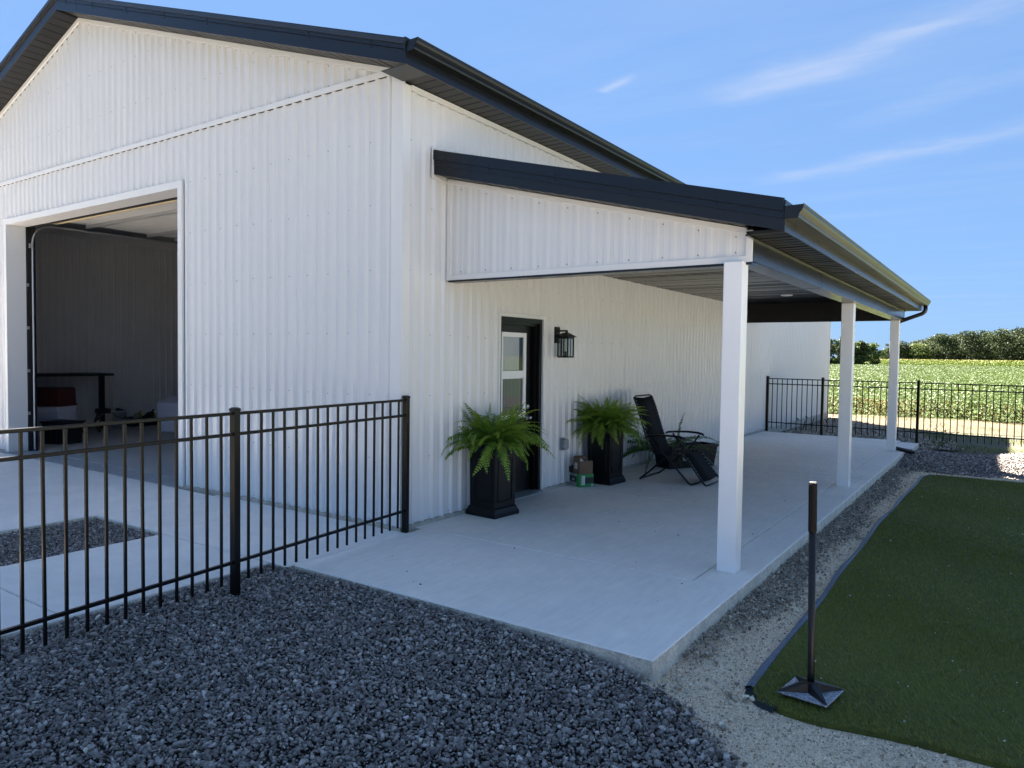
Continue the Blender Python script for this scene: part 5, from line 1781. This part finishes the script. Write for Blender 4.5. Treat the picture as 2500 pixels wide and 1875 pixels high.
VV, FF, TT = [], [], []
off = 0


def add_leaves(P, size, tint, tilt):
    global off
    V, F, T = leaf_quads(P, size, tint, tilt)
    VV.append(V); FF.append(F + off); TT.append(T); off += len(V)


def front_edge(x): return 22.6 + 0.35 * np.sin(0.8 * x) + 0.25 * np.sin(2.3 * x + 1)


for (y0, y1, xl, xr, dens, sz) in ((22.2, 31, lambda y: -0.22 * y, lambda y: 0.30 * y + 3, 170, 0.105), (31, 45, lambda y: -0.24 * y, lambda y: 0.16 * y + 3, 75, 0.14), (45, 85, lambda y: -0.25 * y, lambda y: 0.12 * y + 2, 60, 0.125),
                                   (85, 150, lambda y: -0.25 * y, lambda y: 0.10 * y + 2, 24, 0.19), (150, 262, lambda y: -0.26 * y, lambda y: 0.10 * y, 11, 0.32)):
    xmin, xmax = xl(y1), xr(y1)
    n = int((xmax - xmin) * (y1 - y0) * dens)
    x, y = rng.uniform(xmin, xmax, n), rng.uniform(y0, y1, n)
    k = (y > front_edge(x)) & (x > xl(y) - 1) & (x < xr(y) + 1)
    x, y = x[k], y[k]
    n = len(x)
    edge = np.clip((y - front_edge(x)) / 0.55, 0, 1)
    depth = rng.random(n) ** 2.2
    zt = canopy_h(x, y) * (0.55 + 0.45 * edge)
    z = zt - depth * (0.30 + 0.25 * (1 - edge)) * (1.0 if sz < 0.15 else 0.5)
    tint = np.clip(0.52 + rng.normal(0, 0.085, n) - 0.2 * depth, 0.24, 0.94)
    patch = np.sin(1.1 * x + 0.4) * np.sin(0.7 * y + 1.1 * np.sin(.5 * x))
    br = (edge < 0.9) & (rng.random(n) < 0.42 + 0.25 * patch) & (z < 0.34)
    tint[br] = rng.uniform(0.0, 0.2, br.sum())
    yl_ = (rng.random(n) < 0.003)
    tint[yl_] = 1.0
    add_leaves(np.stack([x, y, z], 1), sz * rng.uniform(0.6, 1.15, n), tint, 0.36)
# skirt of lower leaves and stems on the near edge
n = 9000
x = rng.uniform(-6, 11, n)
y = front_edge(x) + rng.normal(0.05, 0.22, n)
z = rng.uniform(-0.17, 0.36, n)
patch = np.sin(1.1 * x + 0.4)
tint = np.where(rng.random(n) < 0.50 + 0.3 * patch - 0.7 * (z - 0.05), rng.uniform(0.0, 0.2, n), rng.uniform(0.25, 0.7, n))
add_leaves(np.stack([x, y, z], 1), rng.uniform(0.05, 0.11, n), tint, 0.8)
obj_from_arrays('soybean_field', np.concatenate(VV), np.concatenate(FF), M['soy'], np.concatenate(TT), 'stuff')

# corn beyond
VV, FF, TT, off = [], [], [], 0
n = 42000
x = rng.uniform(-85, 45, n); y = 262 + rng.random(n) ** 1.5 * 26
x = np.where((x < -40) & (y < 264), x, x)
P = np.stack([x, y, rng.uniform(0.0, 2.35, n)], 1)
h = P[:, 2] * 0.85
tint = np.clip(0.12 + 0.55 * (h / 2.0) + rng.normal(0, 0.12, n), 0, 0.8)
tas = h > 1.80
tint[tas] = rng.uniform(0.75, 1.0, tas.sum())
add_leaves(P, rng.uniform(0.2, 0.48, n), tint, 0.9)
obj_from_arrays('corn_strip', np.concatenate(VV), np.concatenate(FF), M['corn'], np.concatenate(TT), 'stuff')


def tree(x, y, h, w, label, seed, material, ncl=2600, base=0.0, leaf=0.62, lobes=11, group='trees beyond the fields'):
    r = np.random.default_rng(seed)
    root = empty('tree', (x, y, -0.2))
    tag(root, label, 'tree', group)
    g = MB()
    tk = [(0, 0, 0), (r.normal(0, .05) * h * .2, 0, h * 0.25), (r.normal(0, .05) * h * .3, r.normal(0, .05), h * 0.55), (r.normal(0, .06) * h * .3, 0, h * 0.8)]
    g.tube(tk, 0.2, 7, radii=[h * 0.025, h * 0.018, h * 0.011, h * 0.004])
    for k in range(6):
        a = r.uniform(0, 6.28); z0 = h * r.uniform(0.2, 0.6)
        g.tube([(0, 0, z0), (math.cos(a) * w * 0.22, math.sin(a) * w * 0.22, z0 + h * 0.12), (math.cos(a) * w * 0.40, math.sin(a) * w * 0.40, z0 + h * 0.18)], 0.1, 5, radii=[h * 0.009, h * 0.006, h * 0.002])
    o = g.build('trunk', M['bark'], fix=False); o.parent = root
    cs = []
    for k in range(lobes):
        zc_ = h * (base + (0.93 - base) * (k + 0.5) / lobes)
        q = (zc_ / h - base) / (1 - base)
        rad = w * 0.5 * (0.55 + 0.75 * math.sin(math.pi * min(1, max(0.08, q * 0.85 + 0.12)))) * 0.75
        a = r.uniform(0, 6.28)
        off_ = rad * r.uniform(0.1, 0.65)
        cs.append((math.cos(a) * off_, math.sin(a) * off_, zc_, rad * r.uniform(0.5, 0.8), h * r.uniform(0.07, 0.13)))
    pts, tt_ = [], []
    per = ncl // lobes
    for (cx, cy, cz, rr, rz) in cs:
        u = r.normal(size=(per, 3)); u /= np.linalg.norm(u, axis=1)[:, None]
        rad = r.uniform(0.35, 1.0, per) ** 0.5
        p = u * rad[:, None] * np.array([rr, rr, rz]) + np.array([cx, cy, cz]) + r.normal(0, 0.12, (per, 3)) * np.array([1, 1, 0.8])
        pts.append(p)
        tt_.append(np.clip(r.normal(0.5, 0.2) + r.normal(0, 0.16, per), 0, 1))
    p = np.concatenate(pts); t = np.concatenate(tt_)
    k = p[:, 2] > 0.1
    p, t = p[k], t[k]
    V, F, T = leaf_quads(p, leaf * r.uniform(0.6, 1.25, len(p)), t, 0.9)
    o = obj_from_arrays('crown', V, F, material, T, None, root)
    return root


LT, DT = M['tree_leaf_light'], M['tree_leaf']
D0 = 243.0
az = lambda px: -0.1874 + (px - 2030) * ((0.0107 + 0.1874) / 470)   # x/y slope toward a column of the view
for (px, dd, h, w, mt, lab, ln) in ((2012, 240, 8.8, 9.0, DT, 'dark leafy tree just past the far end of the barn wall', 0.0),
                                (2052, 247, 9.2, 7.5, DT, 'tall dark tree in the gap between barn wall and middle post', 0.0),
                                (2085, 244, 7.6, 6.5, LT, 'light green bushy tree half hidden behind the middle post', 0.0),
                                (2108, 246, 7.8, 7.0, DT, 'dark bushy tree just past the middle post with a low skirt', 0.0),
                                (2138, 262, 7.6, 8.0, LT, 'pale green round tree standing before the gap in the treeline', 0.0),
                                (2176, 300, 6.9, 6.0, LT, 'small pale tree at the other side of the gap in the treeline', 0.0)):
    s_ = az(px); yy = dd / math.hypot(1, s_)
    tree(s_ * yy + CAM[0] * (1 - 0) + 0, yy + CAM[1], h, w, lab, int(px), mt, base=0.02, ncl=2400)
for (px, dd, h, w, lab) in ((2030, 233, 2.6, 4.5, 'low yellow green shrub at the foot of the tall dark tree'),):
    s_ = az(px); yy = dd
    tree(s_ * yy + CAM[0], yy + CAM[1], h, w, lab, 77, LT, ncl=700, leaf=0.45, lobes=5, group='trees beyond the fields')
wood = [(2205, 8.4), (2222, 6.6), (2240, 6.4), (2258, 7.6), (2276, 9.4), (2295, 10.6), (2316, 11.2), (2338, 11.0), (2360, 11.6), (2382, 12.0), (2404, 12.2), (2427, 12.0), (2450, 12.8), (2474, 13.2), (2498, 13.0), (2524, 13.4), (2552, 13.0), (2584, 12.6)]
LAB = {0: 'first small tree of the dense wood next to the third post', 3: 'rising young tree where the wood begins to climb'}
for i, (px, h) in enumerate(wood):
    s_ = az(px)
    yy = 292 + 9 * ((i * 7) % 3)
    t = tree(s_ * yy + CAM[0], yy + CAM[1], h * 1.0 + 0.6, 12.5, LAB.get(i, 'dense dark broadleaf tree in the wood beyond the corn'), 300 + i, DT if i % 3 else LT if i in (3,) else DT, base=0.02, ncl=3600, leaf=0.62, lobes=18)
# deeper rows of the same wood
P, T_ = [], []
rr = np.random.default_rng(11)
n = 9000
s_ = az(rr.uniform(2195, 2680, n)); yy = rr.uniform(303, 330, n)
hmax = np.interp((s_ + 0.1874) / 0.000421489 + 2030, [2195, 2240, 2300, 2400, 2500, 2700], [7.0, 6.2, 10.2, 11.6, 12.8, 12.6])
P = np.stack([s_ * yy + CAM[0], yy, hmax * rr.uniform(0.02, 0.97, n) ** 0.8], 1)
V, F, T = leaf_quads(P, rr.uniform(0.8, 1.5, n), np.clip(rr.normal(0.35, 0.15, n), 0, 1), 0.9)
obj_from_arrays('woods', V, F, DT, T, 'stuff')

# rough grass along the track and a weed by the fence
n = 15000
x = rng.uniform(-4, 10, n); y = rng.choice([13.4, 15.6, 19.0, 21.6], n, p=[.33, .30, .10, .27]) + rng.normal(0, 0.75, n)
k = ~in_poly(x, y, bed) & (x > 0.3) & ~((y < 12.2)) & (np.sin(1.3 * x + 2.1 * y) + np.sin(0.6 * x - 1.1 * y) > -0.5)
x, y = x[k], y[k]
n = len(x)
a = rng.uniform(0, 6.28, n); hgt = rng.uniform(0.03, 0.11, n); w = 0.008
b0 = np.stack([x - np.cos(a) * w, y - np.sin(a) * w, np.full(n, -0.2)], 1); b1 = np.stack([x + np.cos(a) * w, y + np.sin(a) * w, np.full(n, -0.2)], 1)
tp = np.stack([x + rng.normal(0, 0.05, n), y + rng.normal(0, 0.05, n), -0.2 + hgt], 1)
V = np.stack([b0, b1, tp], 1).reshape(-1, 3)
obj_from_arrays('grass', V, np.arange(len(V)).reshape(-1, 3), M['dry_grass'], np.clip(rng.normal(0.5, 0.25, n), 0, 1), 'stuff')

wd = empty('weed', (3.55, 13.0, -0.2))
tag(wd, 'spindly green weed growing behind the far fence near its third post', 'weed')
rr = random.Random(4)
g = MB()
for k in range(11):
    a = rr.uniform(0, 6.28); L = rr.uniform(0.3, 0.62); sp_ = rr.uniform(0.1, 0.42)
    p1 = (math.cos(a) * sp_ * 0.4, math.sin(a) * sp_ * 0.4, L * 0.6); p2 = (math.cos(a) * sp_, math.sin(a) * sp_, L)
    g.tube([(0, 0, 0), p1, p2], 0.004, 4, radii=[0.006, 0.004, 0.002])
    for q in range(5):
        f = rr.uniform(0.4, 1.0); b = rr.uniform(0, 6.28)
        c0 = (p2[0] * f, p2[1] * f, p2[2] * f)
        g.tube([c0, (c0[0] + math.cos(b) * 0.06, c0[1] + math.sin(b) * 0.06, c0[2] + 0.06)], 0.002, 3)
o = g.build('stem', M['weed'], fix=False); o.parent = wd
n = 130
Pn = np.stack([rng.normal(0, 0.2, n), rng.normal(0, 0.2, n), rng.uniform(0.02, 0.42, n)], 1)
V, F, T = leaf_quads(Pn, rng.uniform(0.03, 0.07, n), np.clip(rng.normal(0.35, 0.2, n), 0, 1), 0.8)
obj_from_arrays('leaves', V, F, M['dry_grass'], T, None, wd)
